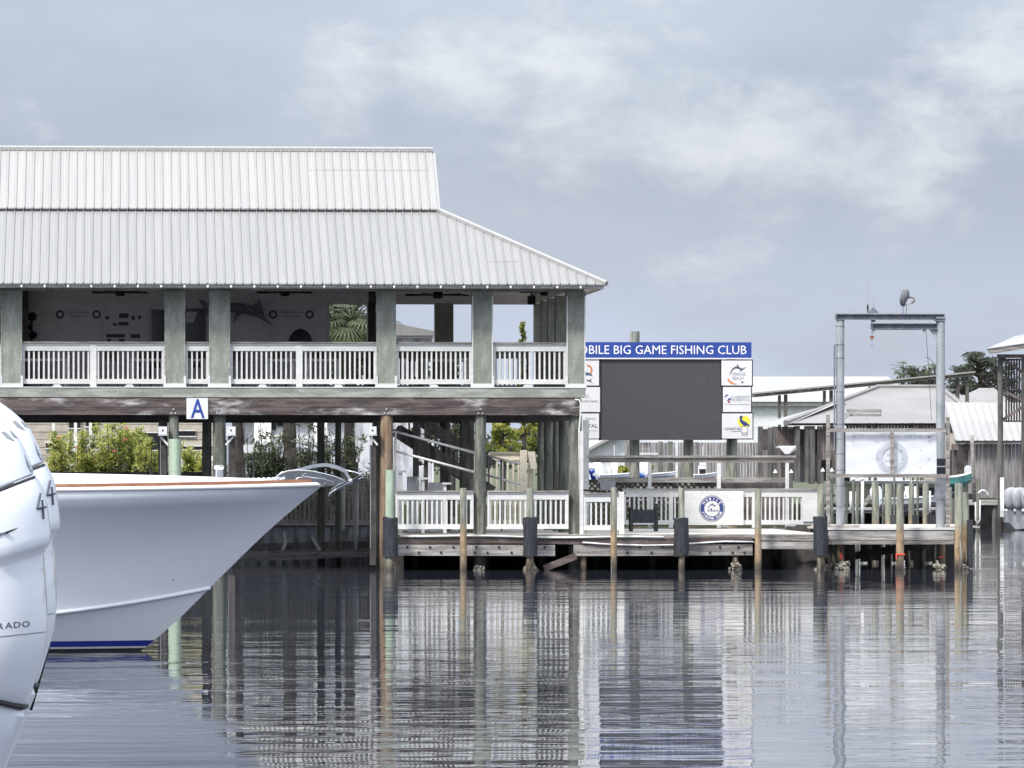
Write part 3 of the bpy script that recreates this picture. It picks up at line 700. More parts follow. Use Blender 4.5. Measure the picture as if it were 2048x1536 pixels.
# string of small bulbs under the gutter
t = thing('string_light', 'string of small white bulbs hung along the pavilion eave', 'lights', (PX(600, Y0), Y0 + .03, Z0 - .16))
MB().tube([(XL, Y0 + .03, Z0 - .10), (XC - .2, Y0 + .03, Z0 - .10)], .006, 4).build('cable', 'black_metal', t)
src = None; x = 43
while x < 1180:
    p = P(x, 572.5, Y0 + .03)
    if src is None: src = MB().ball(p, (.034, .034, .045), 8, 6).build('bulb', 'bulb', t, smooth=True)
    else: inst(src, (p.x, p.y, WLOC[src].z), t)
    x += 46.6

# A sign on the girder
t = thing('letter_sign', 'square white sign with a blue letter A on the brown girder', 'sign', P(394, 838, YF - .1))
MB().pbox(373, 796, 416, 838, YF - .1, .03).build('board', 'panel_white', t)
text('A', 'lettering', 'sign_blue', t, P(395.5, 817, YF - .106), 38 / 77.0, 28 / 77.0, bold=.012)

# --- piles below the upper floor
def pile(parent, px0, px1, py_top, Y, mt, zbot=-1.5, lean=0.0, n=12, name='pile', rtop=.94, **kw):
    a, c = PX(px0, Y), PX(px1, Y); r = (c - a) / 2; x = (a + c) / 2
    zt = py_top if py_top < 20 else PZ(py_top, Y)
    rg = random.Random(int(px0 * 7 + Y * 13))
    pts, rad = [], []
    for k in range(6):
        f = k / 5; z = zbot + (zt - zbot) * f
        pts.append((x + lean * (f - .5) + rg.uniform(-.008, .008), Y + r + rg.uniform(-.008, .008), z)); rad.append(r * (1.05 - (1.05 - rtop) * f) * rg.uniform(.985, 1.015))
    ob = MB().tube(pts, rad, n).build(name, mt, parent, **kw)
    smooth_by_angle(ob, 50); return ob
ZG = zb0 - .002
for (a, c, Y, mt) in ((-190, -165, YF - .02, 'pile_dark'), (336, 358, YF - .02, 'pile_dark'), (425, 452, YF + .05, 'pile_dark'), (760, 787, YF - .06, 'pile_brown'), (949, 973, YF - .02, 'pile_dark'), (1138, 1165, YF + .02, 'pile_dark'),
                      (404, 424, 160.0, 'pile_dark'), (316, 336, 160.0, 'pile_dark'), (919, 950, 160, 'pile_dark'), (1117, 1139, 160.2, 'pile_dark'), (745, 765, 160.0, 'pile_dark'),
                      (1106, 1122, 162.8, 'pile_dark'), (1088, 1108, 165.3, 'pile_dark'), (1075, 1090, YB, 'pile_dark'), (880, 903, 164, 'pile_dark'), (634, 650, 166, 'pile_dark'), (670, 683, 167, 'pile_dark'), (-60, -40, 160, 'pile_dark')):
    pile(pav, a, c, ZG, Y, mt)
for bx in (347, 438, 773, 961):
    for dx, dy in ((-4, 827), (4, 827), (0, 819)):
        p = P(bx + dx, dy, YF - .062); MB().ball(p, .03, 6, 4).build('bolt', 'galvanised', pav)
# ================================================================ lower dock
def lerp_(a, b, t): return a + (b - a) * t
DZ = 0.93; YD = 155.6
XD0, XD1 = PX(795, YD), PX(1656, YD)
dock = thing('dock', 'weathered timber dock with pale boards below the pavilion', 'dock', ((XD0 + XD1) / 2, YD, 0))
# pale boards run away from the water; the ones at the open right-hand end are wide enough to tell apart
MB().box(XS, XD1, YD + .06, YB + .9, DZ - .06, DZ).build('deck', 'deck_boards', dock)
def warped(x0, x1, ytop_f, h, Y, d, mt, n=14):
    """plank whose top edge follows ytop_f(px) (photo rows)"""
    mb = MB(); pts = [x0 + (x1 - x0) * i / n for i in range(n + 1)]
    top = [(PX(p, Y), PZ(ytop_f(p), Y)) for p in pts]; bot = [(a, z - h) for a, z in top]
    return mb.prism(bot + top[::-1], Y, Y + d)
MB().box(XD0, XD1, YD - .02, YD + .055, DZ - .11, DZ - .004).build('edge_board', 'grey_timber', dock)
s1 = lambda p: 1075 + 1.2 * math.sin(p / 90) + (0.004 * (p - 800) if p < 1160 else 1.5 - .004 * (p - 1160))
warped(796, 1160, s1, .16, YD - .04, .05, 'brown_timber').build('stringer', 'brown_timber', dock)
warped(1161, 1505, s1, .15, YD - .042, .05, 'brown_timber').build('stringer', 'brown_timber', dock)
warped(1516, 1640, lambda p: 1069 + .012 * (p - 1516), .16, YD - .07, .05, 'grey_timber').build('stringer', 'grey_timber', dock)
warped(796, 1110, lambda p: 1089 + .004 * (p - 796), .285, YD - .045, .06, 'pale_plank').build('stringer', 'pale_plank', dock)
warped(1147, 1505, lambda p: 1090 - .003 * (p - 1147), .29, YD - .05, .06, 'grey_timber').build('stringer', 'grey_timber', dock)
warped(1516, 1640, lambda p: 1083 + .005 * (p - 1516), .20, YD - .05, .06, 'pale_plank').build('stringer', 'pale_plank', dock)
for i, bx in enumerate((815, 838, 860, 882, 907, 950, 953, 975, 998, 1023, 1090, 1255, 1280, 1303, 1325, 1420, 1440, 1465, 1477, 1489)):
    MB().ball(P(bx, 1094 + (i % 2) * 11, YD - .055), .035, 6, 4).build('bolt', 'rubber', dock)
MB().beam(P(1088, 1137, YD - .12), P(1152, 1112, YD - .12), .06, .17).build('fallen_brace', 'brown_timber', dock)
# joists and inner piles in the shade below
for px in range(830, 1640, 74):
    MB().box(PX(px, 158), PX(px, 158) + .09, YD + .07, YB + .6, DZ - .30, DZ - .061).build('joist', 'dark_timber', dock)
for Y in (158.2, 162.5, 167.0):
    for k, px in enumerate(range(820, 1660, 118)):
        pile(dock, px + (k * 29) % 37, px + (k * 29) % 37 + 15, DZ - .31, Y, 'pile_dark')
for (a, c, t_) in ((1160, 1174, 1112), (1464, 1478, 1110)): pile(dock, a, c, t_, YD + .02, 'pile_brown')
def barn(px, py, r, Y, nm='oyster_clump'):
    rg = random.Random(int(px)); mb = MB()
    for i in range(26):
        p = P(px + rg.gauss(0, r * .5), py + rg.gauss(0, r * .45), Y + rg.uniform(-.08, .1))
        mb.ball(p, (rg.uniform(.03, .09), .05, rg.uniform(.03, .08)), 5, 4)
    return mb.build(nm, 'barnacle', dock)
for a in ((780, 1137, 10), (955, 1139, 8), (1060, 1138, 10), (1472, 1136, 12), (1684, 1137, 14), (1800, 1140, 7), (1640, 1140, 6), (1880, 1139, 9), (1925, 1138, 8)):
    barn(a[0], a[1], a[2], YD - .05)
# dark planks added under the back of the dock for its shade
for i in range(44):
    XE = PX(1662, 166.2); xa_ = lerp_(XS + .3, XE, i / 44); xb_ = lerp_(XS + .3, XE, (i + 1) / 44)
    MB().box(xa_, xb_, 166.2 + .03 * (i % 2), 166.25 + .03 * (i % 2), -1, DZ - .0615).build('shade_plank', 'dark_timber', dock)
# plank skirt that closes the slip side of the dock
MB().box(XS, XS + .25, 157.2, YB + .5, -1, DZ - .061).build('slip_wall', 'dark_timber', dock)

# --- front railing of the dock
ZD = PZ(982, YD + .3)
rk_ = YD + .30
def Q(a): return PX(a, rk_)
railing(dock, 'railing', Q(791), Q(947), rk_, DZ + .05, ZD, block=False)
railing(dock, 'railing', Q(975), Q(1137), rk_, DZ + .05, ZD, block=False)
railing(dock, 'railing', Q(1167), Q(1238), rk_, DZ + .02, ZD - .06, block=False)
MB().box(Q(1238), Q(1248), rk_ - .06, rk_ + .14, DZ + .001, ZD - .02).build('gate_post', 'white_paint', dock)
MB().box(Q(1160), Q(1166.5), rk_ - .02, rk_ + .02, DZ + .001, PZ(862, rk_)).build('corner_pole', 'white_paint', dock)

# --- back railing with banner
YBK = YB + .55
def Kx(a): return PX(a, YBK)
ZB = PZ(978, YBK)
zbk = PZ(1056, YBK)
railing(dock, 'railing', Kx(1246), Kx(1644), YBK, zbk, ZB, mt='white_paint', posts=[(Kx(1338), Kx(1346)), (Kx(1504), Kx(1512))], block=[Kx(1450), Kx(1585)])
MB().box(PX(930, 171), PX(1100, 171), YB + .902, 174, DZ - .06, DZ - .002).build('landing', 'deck_boards', dock)
railing(dock, 'railing', PX(978, 172), PX(1064, 172), 172.0, DZ, PZ(905, 172), mt='cream_paint', block=False, bw=.045, pitch=.15)
MB().pbox(1041, 900, 1054, 1050, 171.7, .25).build('gate_post', 'cream_paint', dock)
MB().pprism([(1055, 903), (1070, 903), (1074, 938), (1062, 938)], 171.6, .3).build('gate_board', 'cream_paint', dock)
b1 = thing('club_banner', 'white banner with a round navy marlin emblem on the back railing', 'banner', P(1426, 1050, YBK - .07))
MB().pbox(1366, 981.5, 1487, 1050, YBK - .07, .012).build('sheet', 'white_paint', b1)
def ring_mesh(c, r0, r1, Y, n=40, a0=0.0, a1=2 * PI):
    mb = MB(); vs = []
    full = abs(a1 - a0 - 2 * PI) < 1e-6
    for k in range(n + (0 if full else 1)):
        a = a0 + (a1 - a0) * k / n
        vs += [(c.x + r0 * math.cos(a), Y, c.z + r0 * math.sin(a)), (c.x + r1 * math.cos(a), Y, c.z + r1 * math.sin(a))]
    m_ = len(vs) // 2
    mb.add(vs, [(2*k, 2*((k+1) % m_), 2*((k+1) % m_) + 1, 2*k + 1) for k in range(n)]); return mb
def flat(pts, Y, c, s):
    """flat printed shape, points in units of s round c"""
    return MB().add([(c.x + x * s, Y, c.z + z * s) for x, z in pts], [tuple(range(len(pts)))])
MARLIN = [(-.62,-.30),(-.55,.02),(-.38,.30),(-.14,.46),(.0,.50),(.03,.72),(.14,.46),(.30,.34),(.46,.28),(.62,.36),(.84,.42),(.60,.28),(.50,.18),(.36,.10),(.22,-.02),(.30,.20),(.05,.30),(-.18,.30),(-.40,.12),(-.50,-.08)]
def emblem(parent, c, r, mt, Y, arc1='MOBILE', arc2='FISHING CLUB', flip=1, ltr='print_white'):
    ring_mesh(c, r, r * .955, Y).build('emblem_ring', mt, parent)
    ring_mesh(c, r * .90, r * .60, Y).build('emblem_ring', mt, parent)
    fl = lambda pts: [(x * flip, z) for x, z in pts]
    flat(fl(MARLIN), Y, c + Vector((0, 0, r * .10)), r * .50).build('emblem_marlin', mt, parent)
    for k in range(4):
        x = -.36 + .22 * k
        flat(fl([(x, -.22), (x + .05, -.12), (x + .17, -.08), (x + .12, -.14), (x + .20, -.21)]), Y, c, r).build('emblem_wave', mt, parent)
    flat(fl([(-.22,-.09),(-.1,-.05),(-.12,.06),(-.04,.0),(.02,-.09)]), Y, c, r).build('emblem_boat', mt, parent)
    for s, a0, a1, up in ((arc1, 145, 35, 1), (arc2, 205, 335, -1)):
        for i, ch in enumerate(s):
            if ch == ' ': continue
            a = math.radians(a0 + (a1 - a0) * i / (len(s) - 1))
            p = Vector((c.x + flip * r * .75 * math.cos(a), Y - .004, c.z + r * .75 * math.sin(a)))
            rt = (a - PI / 2) if up > 0 else (a + PI / 2)
            text(ch, 'lettering', ltr, parent, p, r * .19, bold=.02, rot=rt * flip, flip=flip < 0)
emblem(b1, P(1423.5, 1017, YBK), 26 / (FPX / YBK), 'print_navy', YBK - .075)
b2 = thing('plain_banner', 'plain white cloth panel over the right end of the back railing', 'banner', P(1622, 1045, YBK - .05))
MB().pbox(1605, 992, 1642, 1043, YBK - .05, .012).build('sheet', 'white_paint', b2)

# --- lattice fence behind the dock
lf = thing('lattice_fence', 'dark timber lattice fence behind the back railing', 'fence', P(1320, 1060, 170.2))
YL = 170.2; za, zb_ = PZ(1052, YL), PZ(966, YL)
for (p0, p1) in ((1178, 1262), (1262, 1350), (1350, 1440)):
    a, c = PX(p0, YL), PX(p1, YL); lat = MB()
    hgt = zb_ - za; step = .17
    k = int((c - a + hgt) / step) + 1
    for i in range(k):
        for sg in (1, -1):
            xs0 = a - hgt + i * step; x0, x1 = xs0, xs0 + hgt; z0, z1 = za, zb_
            if x0 < a: z0 += a - x0; x0 = a
            if x1 > c: z1 -= x1 - c; x1 = c
            if x1 - x0 < .03: continue
            if sg < 0: x0, x1 = a + c - x0, a + c - x1
            lat.beam((x0, YL + (.02 if sg > 0 else .045), z0), (x1, YL + (.02 if sg > 0 else .045), z1), .02, .05)
    lat.build('lattice', 'dark_timber', lf, kind='stuff')
    MB().box(a, c, YL - .01, YL + .07, zb_ + .0, zb_ + .10).build('top_board', 'dark_timber', lf)
    MB().box(c - .05, c + .05, YL - .02, YL + .09, 0.3, zb_ + .12).build('post', 'dark_timber', lf)
MB().box(PX(1440, YL), PX(1580, YL), YL, YL + .08, PZ(1052, YL), zb_ + .12).build('solid_panel', 'board_brown', lf)

# --- weathered handrail frame below the screen
hf = thing('handrail_frame', 'weathered two-rail timber frame on white posts below the big screen', 'railing', P(1380, 980, 169.6))
YH = 169.6
MB().pbox(1176, 911, 1592, 915, YH - .06, .2).build('cap', 'pale_plank', hf)
MB().pbox(1176, 915.5, 1588, 925, YH, .06).build('top_rail', 'grey_timber', hf)
MB().pbox(1196, 955, 1572, 965, YH + .01, .06).build('lower_rail', 'grey_timber', hf)
for a, c, yt in ((1296, 1303, 925.5), (1434, 1442, 925.5), (1571, 1578, 925.5), (1166, 1178, 840)):
    MB().pbox(a, yt, c, 1056, YH - .03, .1).build('post', 'white_paint', hf)

# --- big screen sign
YS = 172.0
sg = thing('screen_sign', 'big dark club scoreboard screen with blue header and sponsor panels', 'sign', P(1320, 980, YS))
scr = MB().pbox(1199, 718, 1444, 880, YS, .25).build('screen', 'led_screen', sg)
MB().pbox(1198, 717, 1203, 881, YS - .01, .02).build('screen_edge', 'black_metal', scr)
hd = MB().pbox(1128, 684, 1503, 716, YS - .06, .3).build('header', 'sign_blue', sg)
MB().pbox(1128, 715.5, 1504, 718.5, YS - .07, .2).build('header_trim', 'panel_white', sg)
k = FPX / YS
text('MOBILE BIG GAME FISHING CLUB', 'lettering', 'print_white', hd, P(1316.5, 699.5, YS - .066), 17.5 / k, 356 / k, bold=0.0)
def sponsor(a, b_, c, d_):
    MB().pbox(a - 2, b_ - 2, c + 2, d_ + 2, YS - .02, .1).build('panel_frame', 'black_metal', sg)
    return MB().pbox(a, b_, c, d_, YS - .05, .025).build('sponsor_panel', 'panel_white', sg)
yp = YS - .056
s = sponsor(1443, 721, 1504, 771)
flat(MARLIN, yp, P(1474, 744, yp), 24 / k).build('marlin_print', 'print_dark', s)
text('ORANGE', 'lettering', 'print_grey', s, P(1478, 748, yp), 6 / k, 26 / k); text('BEACH', 'lettering', 'print_grey', s, P(1476, 756, yp), 6 / k, 22 / k)
flat([(0, 0), (-.5, .4), (-1, 1), (-.9, .3), (-.3, -.4), (.7, -.55), (1.2, -.4), (.5, -.25)], yp, P(1464, 764, yp), 9 / k).build('fish_print', 'print_orange', s)
flat([(0, -.5), (0, .5), (1, 0)], yp, P(1483, 764.5, yp), 5 / k).build('pennant_print', 'print_dark', s)
s = sponsor(1446, 774, 1502, 824)
flat([(-1, -.5), (-.2, .6), (.5, .9), (.9, .5), (.1, .3), (-.6, -.4)], yp, P(1453, 793, yp), 5 / k).build('swoosh_print', 'print_navy', s)
flat([(-.8, -.6), (0, .5), (1, .4), (.6, -.2), (-.6, -1)], yp, P(1458, 798, yp), 4.5 / k).build('swoosh_print', 'print_navy', s)
MB().pbox(1456, 802, 1460.5, 805.5, yp, .002).build('block_print', 'print_red', s)
text('CLAREMONT', 'lettering', 'print_grey', s, P(1481, 794, yp), 5 / k, 38 / k); text('PROPERTY CO', 'lettering', 'print_grey', s, P(1481, 800, yp), 5 / k, 38 / k)
MB().pbox(1450, 808.5, 1500, 809.3, yp, .002).build('line_print', 'print_grey', s)
s = sponsor(1444, 827, 1505, 877)
c = P(1488, 843.5, yp); MB().add([(c.x + 12.6 / k * math.cos(2*PI*i/28), yp, c.z + 12.6 / k * math.sin(2*PI*i/28)) for i in range(28)], [tuple(range(28))]).build('sun_print', 'print_yellow', s)
flat([(-.95, .95), (-.8, 1.35), (-.5, 1.5), (-.15, 1.4), (-.3, 1.0), (-.35, .6), (.0, .3), (.6, .05), (1.3, -.6), (1.45, -.9), (.8, -.75), (.2, -.85), (-.5, -.3), (-.75, .1), (-.85, .35), (-1.05, -.05), (-.75, .75)], yp - .004, P(1487, 844.5, yp), 9 / k).build('pelican_print', 'print_navy', s)
MB().pbox(1484, 853.5, 1494.5, 871, yp - .003, .002).build('post_print', 'print_white', s)
for (a, b_, c_, d_) in ((1484, 853, 1494.5, 854), (1484, 865, 1494, 866.4), (1485, 868, 1494, 869.2), (1483.6, 854, 1484.4, 871), (1494, 854, 1494.8, 871)): MB().pbox(a, b_, c_, d_, yp - .006, .002).build('line_print', 'print_dark', s)
text('COASTAL', 'lettering', 'print_dark', s, P(1466, 857.5, yp), 5.2 / k, 34 / k, bold=.01); MB().pbox(1462, 862, 1482, 863.4, yp, .002).build('line_print', 'print_grey', s)
s = sponsor(1138, 721, 1198, 771)
ring_mesh(P(1174, 740, yp), 11 / k, 7.5 / k, yp, 20, -.9, 1.5).build('sun_print', 'print_orange', s)
flat([(-1, .4), (.3, .5), (1.1, .1), (1.2, -.2), (.4, .0), (-.9, -.1)], yp - .002, P(1172, 750, yp), 11 / k).build('fish_print', 'print_teal', s)
flat([(-1, .1), (.5, .0), (1.4, .4), (.8, -.1), (1.5, -.8), (.4, -.25), (-1, -.15)], yp - .002, P(1174, 760, yp), 8 / k).build('fish_print', 'print_dark', s)
s = sponsor(1138, 774, 1200, 824)
text('OWE CLINIC', 'lettering', 'print_dark', s, P(1179, 802.5, yp), 3.6 / k, 33 / k); ring_mesh(P(1173, 792, yp), 3.5 / k, 2.6 / k, yp, 14).build('emblem_ring', 'print_grey', s)
s = sponsor(1138, 827, 1198, 877)
text('DaPaola', 'lettering', 'print_grey', s, P(1181, 837, yp), 4.5 / k, 20 / k); text('XTAL', 'lettering', 'print_dark', s, P(1181, 851.5, yp), 7 / k, 30 / k)
MB().pbox(1174, 861, 1195, 861.8, yp, .002).build('line_print', 'print_grey', s)
for (a, c, t_) in ((1260, 1280, 662), (1368, 1388, 700), (1454, 1476, 700), (1150, 1170, 700)): pile(sg, a, c, t_, YS + .35, 'pile_grey', name='post', rtop=.98)

# --- chair, table, rope, hose
t = thing('garden_chair', 'black slat chair on the dock in front of the back railing', 'chair', P(1290, 1064, 162))
Yc = 162.0
MB().pbox(1262, 1021, 1314, 1046, Yc, .06).build('backrest', 'black_wrap', t)
for i in range(12):
    a = 1263 + i * 4.2; MB().pbox(a, 1018.5, a + 3.2, 1021.2, Yc + .005, .05).build('slat', 'black_wrap', t)
MB().box(PX(1264, Yc), PX(1312, Yc), Yc + .07, Yc + .55, DZ + .38, DZ + .43).build('seat', 'black_wrap', t)
for a in (1261, 1311):
    for Y in (Yc - .02, Yc + .5):
        MB().box(PX(a, Yc), PX(a + 5, Yc), Y, Y + .06, DZ + .001, DZ + (.62 if Y > Yc else .75)).build('leg', 'black_wrap', t)
    MB().box(PX(a, Yc) - .01, PX(a + 5, Yc) + .01, Yc + .041, Yc + .58, DZ + .621, DZ + .66).build('armrest', 'black_wrap', t)
t = thing('cleaning_station', 'grey-lidded cleaning table behind the dock corner rail', 'table', P(1205, 1066, 158))
MB().pbox(1165, 985, 1252, 988, 157.5, .6).build('table_top', 'rubber', t); MB().pbox(1201, 963, 1231, 980, 158, .08).build('lid', 'plastic_grey', t)
for a in (1170, 1242):
    for Y in (157.55, 158.0): MB().box(PX(a, Y), PX(a + 4, Y), Y, Y + .05, DZ + .001, PZ(988.2, 157.5) - .001).build('leg', 'grey_timber', t)
MB().pprism([(1165, 978), (1222, 984), (1222, 986), (1165, 982)], 158.1, .05).build('splash_board', 'rubber', t)
hz = lambda p: 1071.5 + (3 * ((p - 800) / 360) if p < 1160 else 3)
MB().tube([P(p, hz(p) - 1.2 * math.sin(p / 47), YD - .07) for p in range(800, 1330, 22)], .028, 6).build('dock_hose', 'rope_white', None, 'white hose stretched along the dock edge under the front railing', 'hose', smooth=True)
pts = [(1165, 1085), (1220, 1089), (1290, 1091), (1350, 1090), (1400, 1086), (1450, 1083), (1508, 1084)]
MB().tube([P(a, c, YD - .09) for a, c in pts], .024, 6).build('dock_hose', 'rope_white', None, 'white hose sagging between two mooring piles below the marlin banner', 'hose', smooth=True)

# --- ramp handrails and stairs behind the front railing
hr = thing('ramp_handrail', 'sloping white double-bar ramp handrail behind the dock railing', 'handrail', P(880, 1064, 156.6))
Yh = 156.6
for (a, b_, c, d_) in ((790, 863, 951, 906), (790, 902, 951, 945)):
    MB().tube([P(a, b_, Yh), P(c, d_, Yh)], .033, 8).build('bar', 'pipe_white', hr, smooth=True)
MB().tube([P(791, 861, Yh), (P(791, 861, Yh).x, Yh, DZ)], .033, 8).build('post', 'pipe_white', hr, smooth=True)
MB().tube([P(951, 906, Yh), (P(951, 906, Yh).x, Yh, DZ)], .033, 8).build('post', 'pipe_white', hr, smooth=True)
hr = thing('ramp_handrail', 'lower grey double-bar ramp handrail ending at the cream railing', 'handrail', P(1010, 1064, 164))
Yh = 164.0
for (a, b_, c, d_) in ((940, 903, 1041, 928), (940, 941, 1041, 969)):
    MB().tube([P(a, b_, Yh), P(c, d_, Yh)], .03, 8).build('bar', 'pipe_white', hr, smooth=True)
MB().tube([P(1003, 920, Yh), (P(1003, 920, Yh).x, Yh, DZ)], .03, 8).build('post', 'galvanised', hr, smooth=True)

st = thing('staircase', 'timber staircase climbing to the upper deck behind the ramp handrail', 'stairs', P(880, 1060, 163))
YA, YB2 = 162.2, 163.6
pa, pb = P(795, 860, YA), P(985, 985, YA)
for Y in (YA, YB2): 
    o = Vector((0, Y - YA, 0)); MB().beam(pa + o, pb + o, .06, .34).build('stringer', 'board_grey', st)
nst = 13
for i in range(nst):
    f = (i + .5) / nst; p = pa.lerp(pb, f)
    MB().box(p.x - .17, p.x + .17, YA + .04, YB2 - .04, p.z + .04, p.z + .085).build('tread', 'pale_plank', st)
ra, rb = P(815, 826, YA), P(985, 930, YA)
MB().beam(ra, rb, .07, .30).build('guard_board', 'board_grey', st)
for i in range(16):
    f = (i + .3) / 16; p = ra.lerp(rb, f); q = pa.lerp(pb, min(1, f * .93 + .07))
    MB().box(p.x - .025, p.x + .025, YA - .05, YA - .032, q.z + .1, p.z + .1).build('baluster', 'grey_timber', st)
MB().pbox(826, 838, 838, 1060, YA - .12, .1).build('newel_post', 'board_grey', st)

ct = thing('serving_counter', 'white-posted serving counter in the shade under the pavilion', 'counter', P(850, 1064, 158.2))
for (a, b_, c, d_) in ((793, 941, 811, 945), (836, 955, 857, 959), (885, 965, 903, 969)):
    MB().pbox(a, b_, c, d_, 156.9, .35).build('ledge', 'white_paint', ct)
for (a, b_, c) in ((798, 945.5, 805), (843, 959.5, 849), (887, 969.5, 893)): MB().pbox(a, b_, c, 1066, 156.95, .2).build('post', 'white_paint', ct)
MB().pbox(815, 953, 838, 1064, 158.4, .3).build('front_panel', 'sheet_pile', ct); MB().pbox(858, 965, 886, 1064, 158.4, .3).build('front_panel', 'sheet_pile', ct)

lp = thing('pendant_lamp', 'dark bell-shaped pendant lamp hanging under the pavilion girder', 'lamp', P(1014, 848, 161))
c = P(1014, 841, 161)
MB().loft([[c + Vector((r * math.cos(2*PI*k/12), r * math.sin(2*PI*k/12), dz)) for k in range(12)] for r, dz in ((.16, -.06), (.11, .0), (.05, .05), (.03, .12))]).build('shade', 'black_metal', lp, smooth=True)
MB().tube([c + Vector((0, 0, .1)), (c.x, c.y, FLOOR - .08)], .012, 5).build('cord', 'black_metal', lp)

# --- mooring piles standing in front of the dock
def wrap(parent, px0, px1, y0, y1, Y):
    a, c = PX(px0, Y), PX(px1, Y); r = (c - a) / 2; x = (a + c) / 2; z1, z0 = PZ(y0, Y), PZ(y1, Y)
    rg = random.Random(int(px0)); rings = []
    for i in range(7):
        z = z0 + (z1 - z0) * i / 6
        rings.append([Vector((x + r * (1 + rg.uniform(-.05, .06)) * math.cos(2*PI*k/14), Y + r + r * math.sin(2*PI*k/14), z + (rg.uniform(-.03, .04) if i in (0, 6) else 0))) for k in range(14)])
    MB().loft(rings).build('wrap', 'black_wrap', parent)
MP = [((771, 789), 940, 'pile_green', (766, 797, 1036, 1114), 'mooring pile with greenish top and black wrap beside the brown pavilion pile'),
      ((920, 934), 976, 'pile_grey', None, 'bare grey mooring pile in front of the dock railing below the ceiling fan bay'),
      ((1053, 1068), 976, 'pile_grey', (1047, 1076, 1036, 1113), 'mooring pile with black wrap in front of the dock railing under the corner bay'),
      ((1221, 1234), 975, 'pile_grey', None, 'bare mooring pile in front of the grey-lidded cleaning table'),
      ((1357, 1370), 976, 'pile_grey', (1349, 1379, 1037, 1114), 'mooring pile with black wrap just left of the round marlin emblem'),
      ((1510, 1524), 977, 'pile_grey', None, 'bare mooring pile with orange foot right of the round marlin emblem'),
      ((1635, 1650), 968, 'pile_grey', (1628, 1657, 1035, 1112), 'mooring pile with black wrap between dock and hoist platform'),
      ((1793, 1809), 968, 'pile_grey', None, 'bare mooring pile in front of the hoist platform with orange tape'),
      ((1910, 1927), 967, 'pile_grey', None, 'bare mooring pile at the right corner of the hoist platform')]
for (a, c), yt, mt_, w, lab in MP:
    Y = 155.0
    x = PX((a + c) / 2, Y)
    t = thing('mooring_pile', lab, 'piling', (x, Y + .1, 0), 'mooring piles along the dock front')
    pile(t, a, c, yt, Y, mt_, name='shaft', lean=.01)
    if w: wrap(t, *w, Y - .06)
    if 1790 < a < 1800:
        MB().pbox(1791.5, 1107, 1810, 1110, Y - .012, .012).build('tape', 'flag_orange', t); MB().pbox(1791.5, 1110, 1794, 1118, Y - .012, .012).build('tape', 'flag_orange', t)
t = thing('mooring_pile', 'second mooring pile just behind the one at the platform corner', 'piling', (PX(1931, 157), 157.1, 0), 'mooring piles along the dock front')
pile(t, 1924, 1939, 985, 157, 'pile_grey', name='shaft')
MB().pbox(1936, 1040, 1946, 1136, 156.8, .3).build('wrap', 'black_wrap', t)

# ================================================================ hoist platform and gantry
YG = 155.7
GZ = PZ(1057, YG)
pf = thing('hoist_platform', 'grey timber platform on pilings carrying the steel gantry', 'platform', P(1782, 1140, YG))
gx0, gx1 = PX(1657, YG), PX(1908, YG)
MB().box(gx0, gx1, YG + .06, 160.5, GZ - .05, GZ).build('deck', 'deck_boards', pf)
MB().box(gx0 - .02, gx1 + .02, YG - .02, YG + .055, GZ - .045, GZ + .012).build('edge_trim', 'white_paint', pf)
MB().pbox(1657, 1061.5, 1908, 1080, YG, .055).build('face_board', 'pale_plank', pf)
MB().pbox(1657, 1081, 1908, 1088.5, YG + .004, .055).build('face_board', 'grey_timber', pf)
for Y in (156.4, 158.2, 160.0): MB().box(gx0, gx1, Y, Y + .15, GZ - .36, GZ - .051).build('joist', 'dark_timber', pf)
MB().box(PX(1668, 160.7), PX(1905, 166), 160.7, 166, GZ - .05, GZ - .005).build('deck', 'deck_boards', pf)  # rear deck, planks and brace below are added to darken the underside
for i in range(16):
    gx2 = PX(1912, 165.6); xa_ = lerp_(gx0, gx2, i / 16); xb_ = lerp_(gx0, gx2, (i + 1) / 16) - .004
    if i not in (6, 9): MB().box(xa_, xb_, 165.6, 165.65, .0 + .04 * (i % 3), GZ - .051).build('shade_plank', 'dark_timber', pf)
MB().beam((gx0 + .3, 159, GZ - .9), (gx1 - .2, 159, GZ - .45), .1, .2).build('brace', 'dark_timber', pf)
for (a, c, Y, mt_) in ((1676, 1690, 156.2, 'pile_brown'), (1878, 1892, 156.3, 'pile_brown'), (1735, 1745, 160, 'pile_grey'), (1758, 1764, 160, 'pile_grey'), (1810, 1821, 160.2, 'pile_grey'), (1840, 1852, 159, 'pile_dark'), (1545, 1556, 160, 'pile_grey'), (1865, 1873, 158.4, 'pile_dark'), (1700, 1712, 158, 'pile_dark')):
    pile(pf, a, c, 1090, Y, mt_)
MB().pprism([(1679, 1105), (1684, 1105), (1686, 1120), (1682, 1120)], 156.15, .01).build('tape', 'flag_orange', pf); MB().pbox(1877, 1113, 1888, 1116, 156.27, .01).build('tape', 'flag_orange', pf)
MB().pbox(1658, 1050, 1720, 1056, 157, .2).build('kerb', 'pale_plank', pf)

